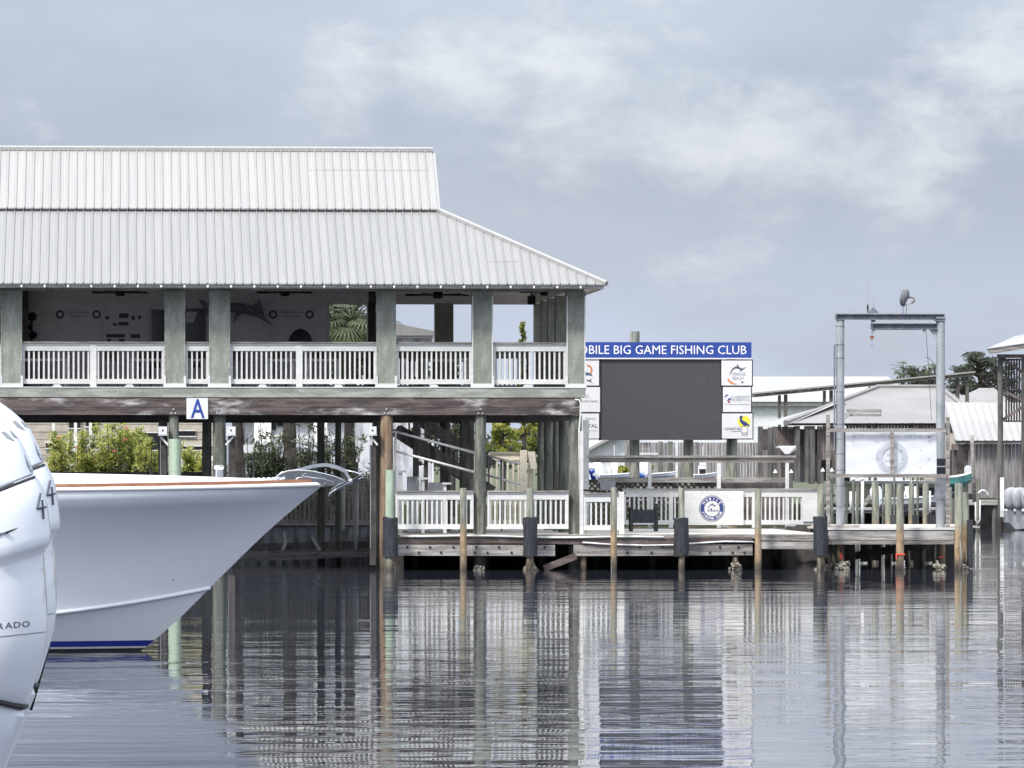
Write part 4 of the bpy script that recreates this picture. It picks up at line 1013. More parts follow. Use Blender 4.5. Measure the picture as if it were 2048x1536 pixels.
ga = thing('gantry_hoist', 'galvanised steel gantry hoist with crossbeam standing on the platform', 'gantry', P(1782, 1057, 157.4))
Yg = 157.2
def gpost(a, c, y0, nm='post', mt_='galvanised'):
    x0, x1 = PX(a, Yg), PX(c, Yg); r = (x1 - x0) / 2
    ob = MB().tube([((x0 + x1) / 2, Yg + r, GZ + .001), ((x0 + x1) / 2, Yg + r, PZ(y0, Yg))], [r * 1.0, r * .96], 20).build(nm, mt_, ga); smooth_by_angle(ob); return ob
pl = gpost(1673, 1690, 638); pr = gpost(1873, 1891.5, 640)
for yy in (651, 688, 715, 783, 848, 878, 908, 940, 972, 1014):
    x0, x1 = PX(1672.4, Yg), PX(1690.6, Yg); r = (x1 - x0) / 2
    MB().tube([((x0 + x1) / 2, Yg + r - .003, PZ(yy + .6, Yg)), ((x0 + x1) / 2, Yg + r - .003, PZ(yy - .6, Yg))], r, 20).build('strap', 'steel_beam', pl)
# tapering sheath on the right post, flanges, foot gussets
x0, x1 = PX(1871, Yg), PX(1894, Yg); r = (x1 - x0) / 2
MB().tube([((x0 + x1) / 2, Yg + r, PZ(999, Yg)), ((x0 + x1) / 2, Yg + r, PZ(993, Yg)), ((x0 + x1) / 2, Yg + r, PZ(985, Yg)), ((x0 + x1) / 2, Yg + r, PZ(955, Yg))], [r * 1.2, r * 1.25, r * 1.02, r * 1.0], 14).build('sheath', 'cover_grey', pr)
MB().pbox(1874, 917, 1893, 948, Yg - .06, .3).build('control_box', 'black_wrap', pr); MB().pbox(1873, 932, 1893, 934, Yg - .07, .02).build('box_trim', 'white_paint', pr)
MB().pprism([(1668, 1056), (1679, 1033), (1679, 1056)], Yg + .08, .04).build('gusset', 'galvanised', pl)
MB().pbox(1872, 633, 1891, 641.5, Yg - .02, .32).build('top_plate', 'steel_beam', pr)
def ibeam(a, b_, c, d_, Y, nm):
    mb = MB(); z1, z0 = PZ(b_, Y), PZ(d_, Y); x0, x1 = PX(a, Y), PX(c, Y)
    mb.box(x0, x1, Y, Y + .26, z1 - .022, z1); mb.box(x0, x1, Y, Y + .26, z0, z0 + .022); mb.box(x0, x1, Y + .1, Y + .13, z0 + .022, z1 - .022); mb.box(x0, x0 + .02, Y, Y + .26, z0 + .0221, z1 - .0221)
    return mb.build(nm, 'steel_beam', ga)
bm_ = ibeam(1672.5, 626, 1890, 638, Yg - .02, 'crossbeam'); jb = ibeam(1743.5, 645, 1874, 657, Yg + .02, 'jib_beam')
MB().pprism([(1857, 657), (1873, 657), (1873, 679)], Yg + .1, .03).build('knee_plate', 'galvanised', jb)
for a in (1743.5, 1846): MB().pprism([(a, 657), (a + 7, 657), (a + 7, 662), (a + 5, 665.5), (a + 2, 665.5), (a, 662)], Yg + .06, .06).build('sheave', 'galvanised', jb)
MB().tube([P(1748, 659.5, Yg + .08), P(1848, 659, Yg + .08)], .006, 4).build('cable', 'black_metal', jb)
MB().tube([P(1852, 663, Yg + .08), P(1858, 750, Yg + .08), P(1863, 840, Yg + .08)], .006, 4).build('cable', 'black_metal', jb)
MB().tube([P(1744, 640, Yg + .1), P(1744, 672, Yg + .1)], .006, 4).build('cable', 'black_metal', jb)
hk = MB().pbox(1740.5, 671.5, 1748, 676.5, Yg + .03, .1).build('hook_weight', 'teak', jb)
MB().tube([P(1744, 676, Yg + .08), P(1744, 683, Yg + .08)], .015, 5).build('chain', 'galvanised', hk)
MB().tube([P(1744 + 1.9 * math.cos(a), 690.5 - 3.4 * math.sin(a), Yg + .08) for a in [PI * .5 + 2 * PI * i / 12 for i in range(11)]], .011, 5).build('hook', 'galvanised', hk)
tl = MB().pprism([(1735, 625.8), (1742, 618.5), (1745, 615), (1748, 615), (1751, 618.5), (1758, 625.8)], Yg + .02, .2).build('trolley', 'steel_beam', bm_)
MB().tube([P(1746, 616, Yg + .1), P(1746, 602, Yg + .1)], .018, 6).build('stub', 'galvanised', tl)
MB().pbox(1743, 638.2, 1751, 644, Yg + .04, .12).build('shackle', 'steel_beam', bm_)
MB().tube([P(1735.5, 625, Yg + .1), P(1735.5, 616, Yg + .1), P(1735.5, 609, Yg + .1)], [.012, .028, .02], 6).build('antenna_base', 'black_metal', bm_)
MB().tube([P(1735.5, 610, Yg + .1), P(1735.3, 549, Yg + .1)], [.006, .0025], 5).build('antenna', 'plastic_grey', bm_)
for gx in (1687, 1692, 1697, 1702, 1706, 1843, 1850, 1856, 1861):
    MB().tube([P(gx, 626, Yg + .1), P(gx + .8, 619, Yg + .1)], .004, 4).build('bird_spike', 'galvanised', bm_)
MB().tube([P(1674, 689, Yg + .05), P(1669, 689, Yg + .05), P(1669, 900, Yg + .05)], .024, 6).build('conduit', 'steel_beam', pl)
ar = MB().pbox(1694, 818, 1763, 824, Yg + .1, .08).build('light_arm', 'grey_timber', pl); MB().pbox(1694, 827.5, 1763, 832.5, Yg + .1, .08).build('light_arm', 'grey_timber', pl); MB().pbox(1760.5, 824.1, 1763, 827.4, Yg + .1, .08).build('light_arm', 'grey_timber', pl)
MB().pprism([(1691, 826), (1704, 826), (1691, 840)], Yg + .06, .03).build('bracket', 'galvanised', pl); MB().tube([P(1692, 826, Yg + .13), P(1758, 826, Yg + .13)], .022, 6).build('tube_lamp', 'white_paint', pl)

# timber frame with the back of a banner
Yb = 156.5
fr = thing('banner_frame', 'grey timber frame lashed across the two gantry posts', 'frame', P(1778, 975, Yb))
for (a, b_, c, d_) in ((1653, 830, 1660, 1056), (1892.5, 834, 1899.5, 1056)): MB().pbox(a, b_, c, d_, Yb + .05, .1).build('upright', 'grey_timber', fr)
MB().pbox(1660.2, 856.5, 1892.3, 864, Yb, .05).build('crossbar', 'grey_timber', fr); MB().pbox(1656, 948, 1892.3, 955, Yb, .05).build('crossbar', 'grey_timber', fr); MB().pbox(1781, 864.2, 1788, 947.8, Yb, .05).build('upright', 'grey_timber', fr)
bn = thing('gantry_banner', 'white slit banner with faded reversed lettering and emblem on the gantry frame', 'banner', P(1780, 950, Yb + .1))
nx, nz = 24, 12; mb = MB(); vs = []
Yn = Yb + .15
for j in range(nz + 1):
    for i in range(nx + 1):
        p = P(1691 + (1873 - 1691) * i / nx, 950 - (950 - 863) * j / nz, Yn)
        p.y += .007 * math.sin(i * .9 + j * .7) + .005 * math.sin(j * 1.3 - i * .4)
        vs.append(p)
mb.add(vs, [(j*(nx+1)+i, j*(nx+1)+i+1, (j+1)*(nx+1)+i+1, (j+1)*(nx+1)+i) for j in range(nz) for i in range(nx)])
mb.build('cloth', 'banner_cloth', bn, smooth=True)
yq = Yn - .022; kq = FPX / yq
text('MOBILE BIG GAME FISHING CLUB', 'lettering', 'print_faded', bn, P(1783, 873, yq), 6 / kq, 160 / kq, flip=True, bold=.02)
emblem(bn, P(1783.5, 914.5, yq), 32 / kq, 'print_faded', yq - .003, flip=-1, ltr='banner_cloth')
for (a, c, w) in ((1706, 883, 2.5), (1754, 883, 3), (1859, 882, 4), (1755, 917, 3.6), (1842, 900, 3), (1857, 917, 3.4), (1840, 935, 3), (1805, 918, 2.6)):
    flat([(-1, .1), (-.4, -.35), (.4, -.4), (1, .15), (.4, -.1), (-.4, -.1)], yq - .006, P(a, c, yq), w / kq).build('wind_slit', 'print_dark', bn)

# ================================================================ heron on the crossbeam
def heron():
    Y = Yg + .1; k = FPX / Y
    t = thing('heron', 'grey heron standing on the gantry crossbeam, head bent down to the right', 'bird', P(1811, 626, Y))
    def ring(px, py, rx, ry, tilt=0.0, n=10):
        c = P(px, py, Y)
        return [c + Vector((rx / k * math.cos(2*PI*j/n) * math.cos(tilt), ry / k * math.sin(2*PI*j/n), rx / k * math.cos(2*PI*j/n) * math.sin(tilt))) for j in range(n)]
    body = [ring(1811, 577.5, 1.5, 1.5), ring(1811.2, 579, 5, 4), ring(1810.8, 583, 8, 6.5), ring(1810, 590, 8.8, 7.5), ring(1808.5, 597, 8, 7), ring(1807, 603, 6.3, 5.5), ring(1806.5, 608, 4.6, 4), ring(1807.5, 613, 1.6, 1.5)]
    MB().loft(body).build('body', 'heron_grey', t, smooth=True)
    MB().tube([P(1803, 594, Y - .04), P(1802, 603, Y - .04), P(1803, 613, Y - .03)], [.05, .045, .008], 7).build('wing_tip', 'heron_grey', t, smooth=True)
    nk = MB().tube([P(1814, 590, Y), P(1819, 594.5, Y), P(1824, 594.5, Y), P(1828, 597, Y), P(1828.5, 601, Y), P(1826, 604, Y)], [.055, .036, .027, .026, .027, .033], 8).build('neck', 'heron_pale', t, smooth=True)
    MB().tube([P(1827.5, 602, Y), P(1825, 605, Y), P(1822.5, 606.5, Y)], [.02, .036, .016], 8).build('head', 'heron_pale', nk, smooth=True)
    MB().tube([P(1823.5, 605.8, Y), P(1813.5, 611.5, Y)], [.016, .003], 6).build('bill', 'bill', nk)
    for lx in (1806, 1812.5):
        MB().tube([P(lx + .5, 608, Y), P(lx + .2, 616, Y), P(lx + .1, 625.2, Y)], [.014, .009, .008], 6).build('leg', 'heron_grey', t, smooth=True)
        for dx in (-2.5, 0, 2.2): MB().tube([P(lx + .1, 625.2, Y), P(lx + dx, 625.8, Y - .03)], .005, 4).build('toe', 'heron_grey', t)
    MB().tube([P(1809, 603, Y), P(1809.5, 612, Y)], [.05, .01], 7).build('thigh', 'heron_grey', t, smooth=True)
heron()
# ================================================================ sport-fishing yacht, bow in from the left
YC = 89.5
def lerp(a, b, t): return a + (b - a) * t
STEM = [(648,969),(605,1003),(565,1036.5),(525,1072),(490,1106),(455,1140.5),(420,1176),(375,1221),(330,1265),(303,1285),(288,1297),(275,1306),(225,1338),(150,1375)]
STEM = [(P(a, c, YC).x, P(a, c, YC).z) for a, c in STEM]
def stem_x(z):
    for (x0, z0), (x1, z1) in zip(STEM, STEM[1:]):
        if z1 <= z <= z0: return lerp(x0, x1, (z0 - z) / (z0 - z1))
    return STEM[0][0] if z > STEM[0][1] else STEM[-1][0]
XAFT = -11.0
def row(z_st, slope, B, L, fl=4.0, n=30, p=1.0):
    """one hull line: starts on the stem at height z_st, runs aft"""
    x0 = stem_x(z_st); pts = []
    for i in range(n + 1):
        f = (i / n) ** 1.8; x = lerp(x0, XAFT, f); s_ = x0 - x
        pts.append((x, B * (1 - math.exp(-s_ / L)) ** p, z_st + slope * fl * (1 - math.exp(-s_ / fl))))
    return pts
zc, zs = STEM[6][1], STEM[0][1]
top_rows = []
for j in range(14):
    v = min(1.0, j / 12 * .93) if j < 13 else 1.0        # the last strip is the upright band under the sheer
    e_ = min(v / .93, 1.0)
    top_rows.append(row(lerp(zc, zs, v), lerp(-.20, -.028, v), lerp(1.75, 2.1, e_ ** 2.2), lerp(3.6, 2.05, e_ ** 2.4) + (.12 if v == 1 else 0)))
low_rows = [top_rows[0], row(.50, -.06, 1.66, 3.5), row(.155, 0, 1.56, 3.6)]
stripe = [row(.155, 0, 1.56, 3.6), row(.068, 0, 1.53, 3.6)]
line_ = [row(.068, 0, 1.53, 3.6), row(.040, 0, 1.525, 3.6)]
bott = [row(.040, 0, 1.525, 3.6), row(-.25, 0, 1.35, 3.8), row(-.55, -.02, .6, 4)]
yacht = thing('sport_yacht', 'grey-white sport-fishing yacht bow with teak toe rail and navy boot stripe', 'yacht', (XAFT / 2, YC, 0))
def skin(rows, name, mt, smooth=True, out=0.0):
    mb = MB()
    for sg in (-1, 1):
        rings = [[(x, YC + sg * (y + out), z) for x, y, z in r] for r in rows]
        mb.loft(rings, close=False)
    ob = mb.build(name, mt, yacht, smooth=smooth); return ob
skin(top_rows, 'topside', 'gelcoat'); skin(low_rows, 'lower_side', 'gelcoat'); skin(stripe, 'boot_stripe', 'boot_navy', out=.002); skin(line_, 'boot_line', 'white_paint', out=.003); skin(bott, 'bottom', 'antifoul')
def strake(rowpts, r0, name, mt, dz=0.0, out=0.0, n=6, squash=1.0, start=0):
    mb = MB()
    for sg in (-1, 1):
        pts = [(x, YC + sg * (y + out), z + dz) for x, y, z in rowpts[start:]]
        mb.tube(pts, r0, n)
    return mb.build(name, mt, yacht, smooth=True)
strake(top_rows[0], .030, 'spray_rail', 'gelcoat', out=.012)
sheer = top_rows[-1]
strake(sheer, .035, 'rub_rail', 'gelcoat_deck', out=.004)
# toe rail: flat teak strip just above the rub rail
mb = MB()
for sg in (-1, 1):
    a = [(x - .06, YC + sg * (y - .004), z + .028) for x, y, z in sheer]; c = [(x - .07, YC + sg * (y - .010), z + .082) for x, y, z in sheer]
    d_ = [(x - .10, YC + sg * max(y - .08, 0), z + .086) for x, y, z in sheer]
    mb.loft([a, c, d_], close=False)
mb.build('toe_rail', 'teak', yacht)
mb = MB()
for sg in (-1, 1):
    rows = []
    for t_ in range(6):
        f = t_ / 5
        rows.append([(x - .08, YC + sg * y * (1 - f) * .985, z + .04 + (.005 + .29 * (1 - math.exp(-(sheer[0][0] - x) / 3.5))) * math.sin(f * PI / 2) ** .8) for x, y, z in sheer])
    mb.loft(rows, close=False)
mb.build('foredeck', 'gelcoat_deck', yacht, smooth=True)
# deckhouse further aft, outside the picture
mb = MB(); hw = 1.55
for sg in (0,): pass
prof = [(-2.9, 2.55), (-4.6, 3.5), (-5.2, 4.35), (-9.6, 4.45), (-9.9, 2.5)]
mb.add([(x, YC - hw + (0.15 if z > 3 else 0), z) for x, z in prof] + [(x, YC + hw - (0.15 if z > 3 else 0), z) for x, z in prof],
       [(0,1,2,3,4), (9,8,7,6,5), (0,5,6,1), (1,6,7,2), (2,7,8,3), (3,8,9,4)])
mb.build('deckhouse', 'gelcoat_deck', yacht)
mb = MB().add([(-4.75, YC - hw + .13, 3.5), (-5.25, YC - hw + .13, 4.1), (-9.3, YC - hw + .13, 4.15), (-9.4, YC - hw + .13, 3.45)], [(0,1,2,3)]); mb.build('side_window', 'dark_glass', yacht)
MB().add([(XAFT, YC - 2.05, -.3), (XAFT, YC + 2.05, -.3), (XAFT, YC + 2.08, 2.37), (XAFT, YC - 2.08, 2.37)], [(0,1,2,3)]).build('transom', 'gelcoat', yacht)
MB().tube([P(347, 1160, YC - 1.1), P(347, 1160, YC - .9)], .012, 8).build('through_hull', 'rubber', yacht)
# windlass, chain, cleats
Yw = YC - .25
c = P(438, 962, Yw)
wn_ = MB().loft([[c + Vector((r * math.cos(2*PI*k/14), r * math.sin(2*PI*k/14), dz)) for k in range(14)] for r, dz in ((.12, -.04), (.12, .01), (.085, .03), (.06, .05), (.055, .17), (.075, .19), (.078, .225), (.05, .235))]).build('windlass', 'stainless', yacht, smooth=True)
smooth_by_angle(wn_, 40)
for (px, py, w, h_) in ((480, 961, 22, 4), (520, 962, 18, 4), (545, 960, 14, 5)):
    MB().tube([P(px - w, py, Yw - .05), P(px, py - h_ / 2, Yw - .05), P(px + w, py, Yw - .05)], .018, 6).build('cleat', 'stainless', yacht, smooth=True)
ch = MB()
for i in range(24): ch.ball(P(452 + i * 5, 960 - 1.5 * (i % 2) - i * .12, Yw), (.026, .014, .016), 6, 4)
ch.build('chain', 'stainless', yacht)
# pulpit cheeks and anchor
an = thing('bow_anchor', 'polished stainless plough anchor in its roller at the yacht bow', 'anchor', P(650, 985, YC))
for s_ in (-1, 1):
    Y = YC + s_ * .11
    MB().pprism([(542, 966), (552, 954), (564, 945), (577, 941.5), (600, 940.5), (625, 942.5), (650, 948), (672, 954), (687, 960), (681, 968), (668, 972), (650, 971), (640, 967), (600, 962)], Y, .012).build('roller_cheek', 'steel_shade', an)
    MB().tube([P(a, c_, Y) for a, c_ in ((548, 957), (562, 946), (577, 941.5), (600, 940.5), (625, 942.5), (650, 948), (672, 954), (689, 961))], .010, 6).build('cheek_rim', 'stainless', an, smooth=True)
    MB().tube([P(a, c_, Y) for a, c_ in ((585, 964), (595, 956), (610, 953.5), (640, 957), (668, 964))], .008, 6).build('cheek_rim', 'stainless', an, smooth=True)
sh = MB()
pts = [(575, 944), (600, 937), (630, 929.5), (652, 927.5), (675, 932.5), (692, 940), (697, 950), (704, 961)]
top = [P(a, c_ - 1.5, YC) for a, c_ in pts]; bot = [P(a - (3 if i > 3 else 0), c_ + 5.5, YC) for i, (a, c_) in enumerate(pts)]
rings = [[t_ + Vector((0, -.035, 0)), t_ + Vector((0, .035, 0)), b_ + Vector((0, .035, 0)), b_ + Vector((0, -.035, 0))] for t_, b_ in zip(top, bot)]
sh.loft(rings).build('shank', 'stainless', an)
fk = MB()
fr_ = [(725, 953.5, .01), (712, 960, .10), (700, 965, .17), (690, 968, .20), (678, 974, .20), (664, 982, .13), (656, 993, .02)]
rings = []
for a, c_, w in fr_:
    m_ = P(a, c_, YC); rings.append([m_ + Vector((0, -w, .035)), m_ + Vector((0, -w * .5, -.01)), m_ + Vector((0, 0, -.035)), m_ + Vector((0, w * .5, -.01)), m_ + Vector((0, w, .035))])
fk.loft(rings, close=False); fk.build('fluke', 'steel_shade', an, smooth=True)
MB().tube([P(a, c_, YC - .10) for a, c_ in ((692, 941), (708, 944), (720, 948), (727, 954), (712, 961))], .011, 6).build('roll_bar', 'stainless', an, smooth=True)
MB().tube([P(a, c_, YC - .12) for a, c_ in ((705, 962), (690, 968), (672, 978), (659, 988), (656, 996))], [.012, .018, .018, .014, .004], 6).build('fluke_edge', 'stainless', an, smooth=True)
for (a, c_) in ((610, 948), (606, 950), (648, 957), (650, 967)): MB().ball(P(a, c_, YC - .13), .012, 6, 4).build('bolt', 'stainless', an)

# ================================================================ outboard engines at the left edge
from mathutils.bvhtree import BVHTree
YE = 17.0
HALF = [(1, 0), (.985, .26), (.955, .46), (.86, .70), (.62, .93), (.25, 1), (-.5, 1), (-.85, .86), (-.97, .55), (-1, 0)]
def cowl_rings(prof, n=40):
    """plan outlines of the cowl; each: row at the aft edge, aft and fore pixel column, half width, lean of the row"""
    rings = []
    for q in prof:
        py, aft, fore, hw_ = q[:4]; tilt = q[4] if len(q) > 4 else 0.0
        xa, xf = PX(aft, YE), PX(fore, YE); cx = (xa + xf) / 2; rx = (xa - xf) / 2
        r = []
        for ux, uy in HALF + [(a, -b_) for a, b_ in HALF[-2:0:-1]]:
            x = cx + rx * ux; dx = (aft - (aft - (1 - ux) / 2 * (aft - fore)))
            z = PZ(py + tilt * min((1 - ux) / 2 * (aft - fore), 170), YE, aft)
            r.append(Vector((x, YE - hw_ * uy, z)))
        rings.append(r)
    return rings
CAP = [(770, -190, -300, .04), (775, -130, -330, .10), (790, -72, -345, .15, .05), (815, -34, -352, .185, .10), (843, 4, -356, .21, .16), (862, 25, -358, .225, .22), (880, 40, -359, .235, .26), (896, 49, -360, .242, .30), (912, 56, -361, .25, .33), (930, 63, -362, .255, .37), (945, 68, -362, .258, .40), (950, 66, -362, .257, .40), (953, 58, -360, .245, .40)]
LOW = [(954, 60, -358, .248, .40), (957, 76, -366, .262, .40), (972, 84, -368, .265, .37), (990, 91, -368, .268, .34), (1012, 95.5, -368, .27, .30), (1040, 99, -367, .272, .27), (1064, 101.5, -366, .272, .26), (1080, 103, -364, .272, .27), (1088, 99, -363, .266, .30), (1100, 90, -362, .26, .32), (1112, 88, -360, .258, .30), (1150, 91, -356, .256, .2), (1200, 94, -350, .252, .12), (1240, 95, -345, .246, .10), (1263, 94, -342, .243, .09), (1300, 89, -330, .235, .04), (1340, 77, -315, .222, -.05), (1375, 66, -300, .208, -.14), (1398, 59, -292, .198, -.22), (1408, 54, -288, .188, -.25)]
LEG = [(1412, 44, -280, .17, -.25), (1432, 51, -270, .165, -.2), (1480, 31, -255, .14), (1536, 9, -240, .115), (1620, -25, -225, .09), (1800, -70, -215, .07), (2050, -80, -210, .065), (2100, -20, -230, .07), (2110, -20, -230, .07), (2130, -75, -215, .06)]
def outboard(dX, dY, dZ, lab):
    off = Vector((dX, dY, dZ))
    base = Vector((PX(-150, YE), YE, PZ(2400, YE))) + off
    t = thing('outboard_engine', lab, 'outboard', base, 'outboard engines on the boat at the left edge')
    shift = lambda rings: [[p + off for p in r] for r in rings]
    mbc = MB().loft(shift(cowl_rings(CAP)[::-1])); mbl = MB().loft(shift(cowl_rings(LOW)[::-1])); mbg = MB().loft(shift(cowl_rings(LEG)[::-1]))
    cap = mbc.build('cowl_cap', 'engine_white', t); smooth_by_angle(cap, 32)
    low = mbl.build('lower_cowl', 'engine_white', t); smooth_by_angle(low, 32)
    leg = mbg.build('mid_section', 'engine_white', t); smooth_by_angle(leg, 32)
    # rubber seal in the seam and the dark chap below the cowl
    ring = [Vector((p.x, p.y, p.z)) for p in shift(cowl_rings([(953.5, 69, -363, .257, .40)]))[0]]
    MB().tube(ring + ring[:1], .004, 6, cap=False).build('seam', 'rubber', t)
    ring = shift(cowl_rings([(1412, 52, -286, .182, -.25)]))[0]
    MB().tube(ring + ring[:1], .009, 6, cap=False).build('chap', 'rubber', t)
    bvh = {}
    for key, mb_ in (('cap', mbc), ('low', mbl)): bvh[key] = BVHTree.FromPolygons([Vector(v) for v in mb_.v], mb_.f)
    eye = Vector((0, 0, CAMH)) + off * Vector((1, 0, 1)).dot(Vector((1, 0, 1))) * 0
    def put(px, py, key, lift=.0015):
        """point of the cowl surface behind that photo pixel (for the nearest engine; the others copy it)"""
        d = (P(px, py, 100) - Vector((0, 0, CAMH))).normalized()
        org = Vector((0, 0, CAMH)) + off
        h = bvh[key].ray_cast(org, d)
        if h[0] is None: return None
        nn = h[1] if h[1].dot(d) < 0 else -h[1]
        return h[0] + nn * lift
    def decal(pts, key, name, mt, lift=.0015):
        q = [put(a, c_, key, lift) for a, c_ in pts]; q = [x for x in q if x is not None]
        if len(q) > 2: MB().add(q, [tuple(range(len(q)))]).build(name, mt, t)
    decal([(1, 864), (9, 863), (16, 869), (24, 877), (30, 883), (24, 881), (12, 876)], 'cap', 'air_scoop', 'engine_grey')
    decal([(19, 861), (26, 866), (33, 873), (37, 878), (30, 876), (24, 870)], 'cap', 'air_scoop', 'engine_grey')
    decal([(47, 905), (52, 918), (58, 930), (66, 944), (62, 945), (54, 932)], 'cap', 'cap_recess', 'engine_grey')
    decal([(-40, 1073), (-20, 1071), (-5, 1068), (8, 1064.5), (20, 1060), (28, 1057.5), (36, 1055), (30, 1059), (22, 1063), (12, 1067), (0, 1070), (-20, 1075), (-40, 1078)], 'low', 'side_blade', 'rubber', .005)
    q = [put(x_, 1263.5 + .105 * (90 - x_), 'low', .0005) for x_ in range(-60, 92, 6)]; q = [v for v in q if v is not None]
    MB().tube(q, .0016, 5).build('trim_line', 'engine_grey', t)
    def letters(s, px0, px1, py0, py1, key, mt, bold, lift=.002, tl=8):
        cu = bpy.data.curves.new('lettering', 'FONT'); cu.body = s; cu.offset = bold; cu.resolution_u = 2
        to = bpy.data.objects.new('lettering_tmp', cu); COL.objects.link(to); bpy.context.view_layer.update()
        me = bpy.data.meshes.new_from_object(to.evaluated_get(bpy.context.evaluated_depsgraph_get()))
        bpy.data.objects.remove(to); bpy.data.curves.remove(cu)
        xs = [v.co.x for v in me.vertices]; ys = [v.co.y for v in me.vertices]
        ok = True; co = []
        for v in me.vertices:
            f = (v.co.x - min(xs)) / (max(xs) - min(xs)); h_ = (v.co.y - min(ys)) / (max(ys) - min(ys))
            q = put(lerp(px0, px1, f), lerp(py1, py0, h_) - tl * f, key, lift)
            co.append(q)
        fs = [tuple(p.vertices) for p in me.polygons if all(co[i] is not None for i in p.vertices)]
        co = [c_ if c_ is not None else Vector((0, YE, 2)) + off for c_ in co]
        used = sorted({i for f in fs for i in f}); mp = {i: j for j, i in enumerate(used)}
        bpy.data.meshes.remove(me)
        if used: MB().add([co[i] for i in used], [tuple(mp[i] for i in f) for f in fs]).build('lettering', mt, t)
    x_ = -36.0
    for ch_, w_ in (('V', 16.5), ('E', 13), ('R', 14.5), ('A', 17), ('D', 16), ('O', 18)):
        tl_ = 8 * (x_ + 36) / 98
        letters(ch_, x_, x_ + w_ - 2.2, 1249 - tl_, 1261 - tl_, 'low', 'print_dark', .006, tl=1.2); x_ += w_ + .5
    for st in ([(80, 988), (77, 1002), (73.5, 1018)], [(73.5, 1018), (80, 1016.5), (86, 1015), (90, 1014)], [(83, 1001), (84.5, 1018), (86, 1038)]):
        q = []
        for (a0, c0), (a1, c1) in zip(st, st[1:]):
            for k_ in range(6): q.append(put(lerp(a0, a1, k_ / 5), lerp(c0, c1, k_ / 5), 'low', .002))
        q = [v for v in q if v is not None]; q = [v for i, v in enumerate(q) if i == 0 or (v - q[i - 1]).length > 1e-5]
        if len(q) > 1: MB().tube(q, .0034, 6).build('number_stroke', 'print_dark', t)
    # bracket, gearcase and propeller
    MB().box(PX(-420, YE) + dX, PX(-290, YE) + dX, YE + dY - .14, YE + dY + .14, PZ(1750, YE) + dZ, PZ(1395, YE) + dZ).build('clamp_bracket', 'engine_grey', t)
    gz = PZ(2290, YE) + dZ; gx = PX(-150, YE) + dX
    g_ = MB().tube([(gx - .26, YE + dY, gz), (gx - .18, YE + dY, gz), (gx, YE + dY, gz), (gx + .22, YE + dY, gz), (gx + .30, YE + dY, gz)], [.01, .06, .08, .065, .05], 14).build('gearcase', 'engine_white', t, smooth=True)
    MB().add([(gx - .12, YE + dY - .03, gz + .05), (gx + .12, YE + dY - .03, gz + .05), (gx + .10, YE + dY - .04, gz + .3), (gx - .09, YE + dY - .04, gz + .3), (gx - .12, YE + dY + .03, gz + .05), (gx + .12, YE + dY + .03, gz + .05), (gx + .10, YE + dY + .04, gz + .3), (gx - .09, YE + dY + .04, gz + .3)],
             [(0,1,2,3),(7,6,5,4),(0,3,7,4),(1,5,6,2),(3,2,6,7),(0,4,5,1)]).build('strut', 'engine_white', t)
    for k_ in range(4):
        a = PI / 2 * k_ + .4; dv = Vector((0, math.cos(a), math.sin(a))); sd = Vector((.7, -math.sin(a) * .7, math.cos(a) * .7))
        o = Vector((gx + .26, YE + dY, gz))
        MB().add([o + dv*.05 - sd*.03, o + dv*.05 + sd*.03, o + dv*.15 + sd*.08, o + dv*.2, o + dv*.15 - sd*.07], [(0,1,2,3,4)]).build('propeller_blade', 'stainless', t)
outboard(0, 0, 0, 'white outboard engine nearest the camera, cut by the left edge')
outboard(.02, .70, .034, 'white outboard engine just behind the nearest one at the left edge')
MB().tube([P(109, 1204, YE + 1.1), P(106, 1225, YE + 1.1), P(99, 1270, YE + 1.1), P(94, 1300, YE + 1.1), P(87, 1325, YE + 1.1), P(60, 1420, YE + 1.1)], .007, 8).build('rigging_hose', 'rubber', None, 'thin black rigging hose hanging behind the white outboard engines', 'hose', smooth=True)
# the boat that carries them sits on a lift left of the picture
hb = thing('lifted_boat', 'white outboard boat on a lift beyond the left edge', 'boat', (PX(-900, YE), YE + .4, 0))
xa = PX(-425, YE); zt = PZ(1390, YE); rings = []
for i in range(9):
    f = i / 8; x = xa - 6.5 * f; w = 1.25 * (1 - f ** 2.6) + .02; yc_ = YE + .4
    rings.append([Vector((x, yc_ + a * w, zt + h_ + .35 * f * (h_ > -.3))) for a, h_ in ((-1, .05), (-.97, -.5), (-.8, -.8 + .35 * f * f), (0, -1.1 + .75 * f ** 3), (.8, -.8 + .35 * f * f), (.97, -.5), (1, .05))])
MB().loft(rings).build('hull', 'gelcoat', hb)
for dx in (-.8, -4.0): MB().box(xa + dx - .1, xa + dx + .1, YE - 1.5, YE + 2.3, zt - 1.35, zt - 1.12).build('lift_beam', 'galvanised', hb)
for dx in (-.8, -4.0):
    for y in (YE - 1.7, YE + 2.4): MB().tube([(xa + dx, y, -1.5), (xa + dx, y, 3.4)], .14, 10).build('lift_pile', 'pile_grey', hb)
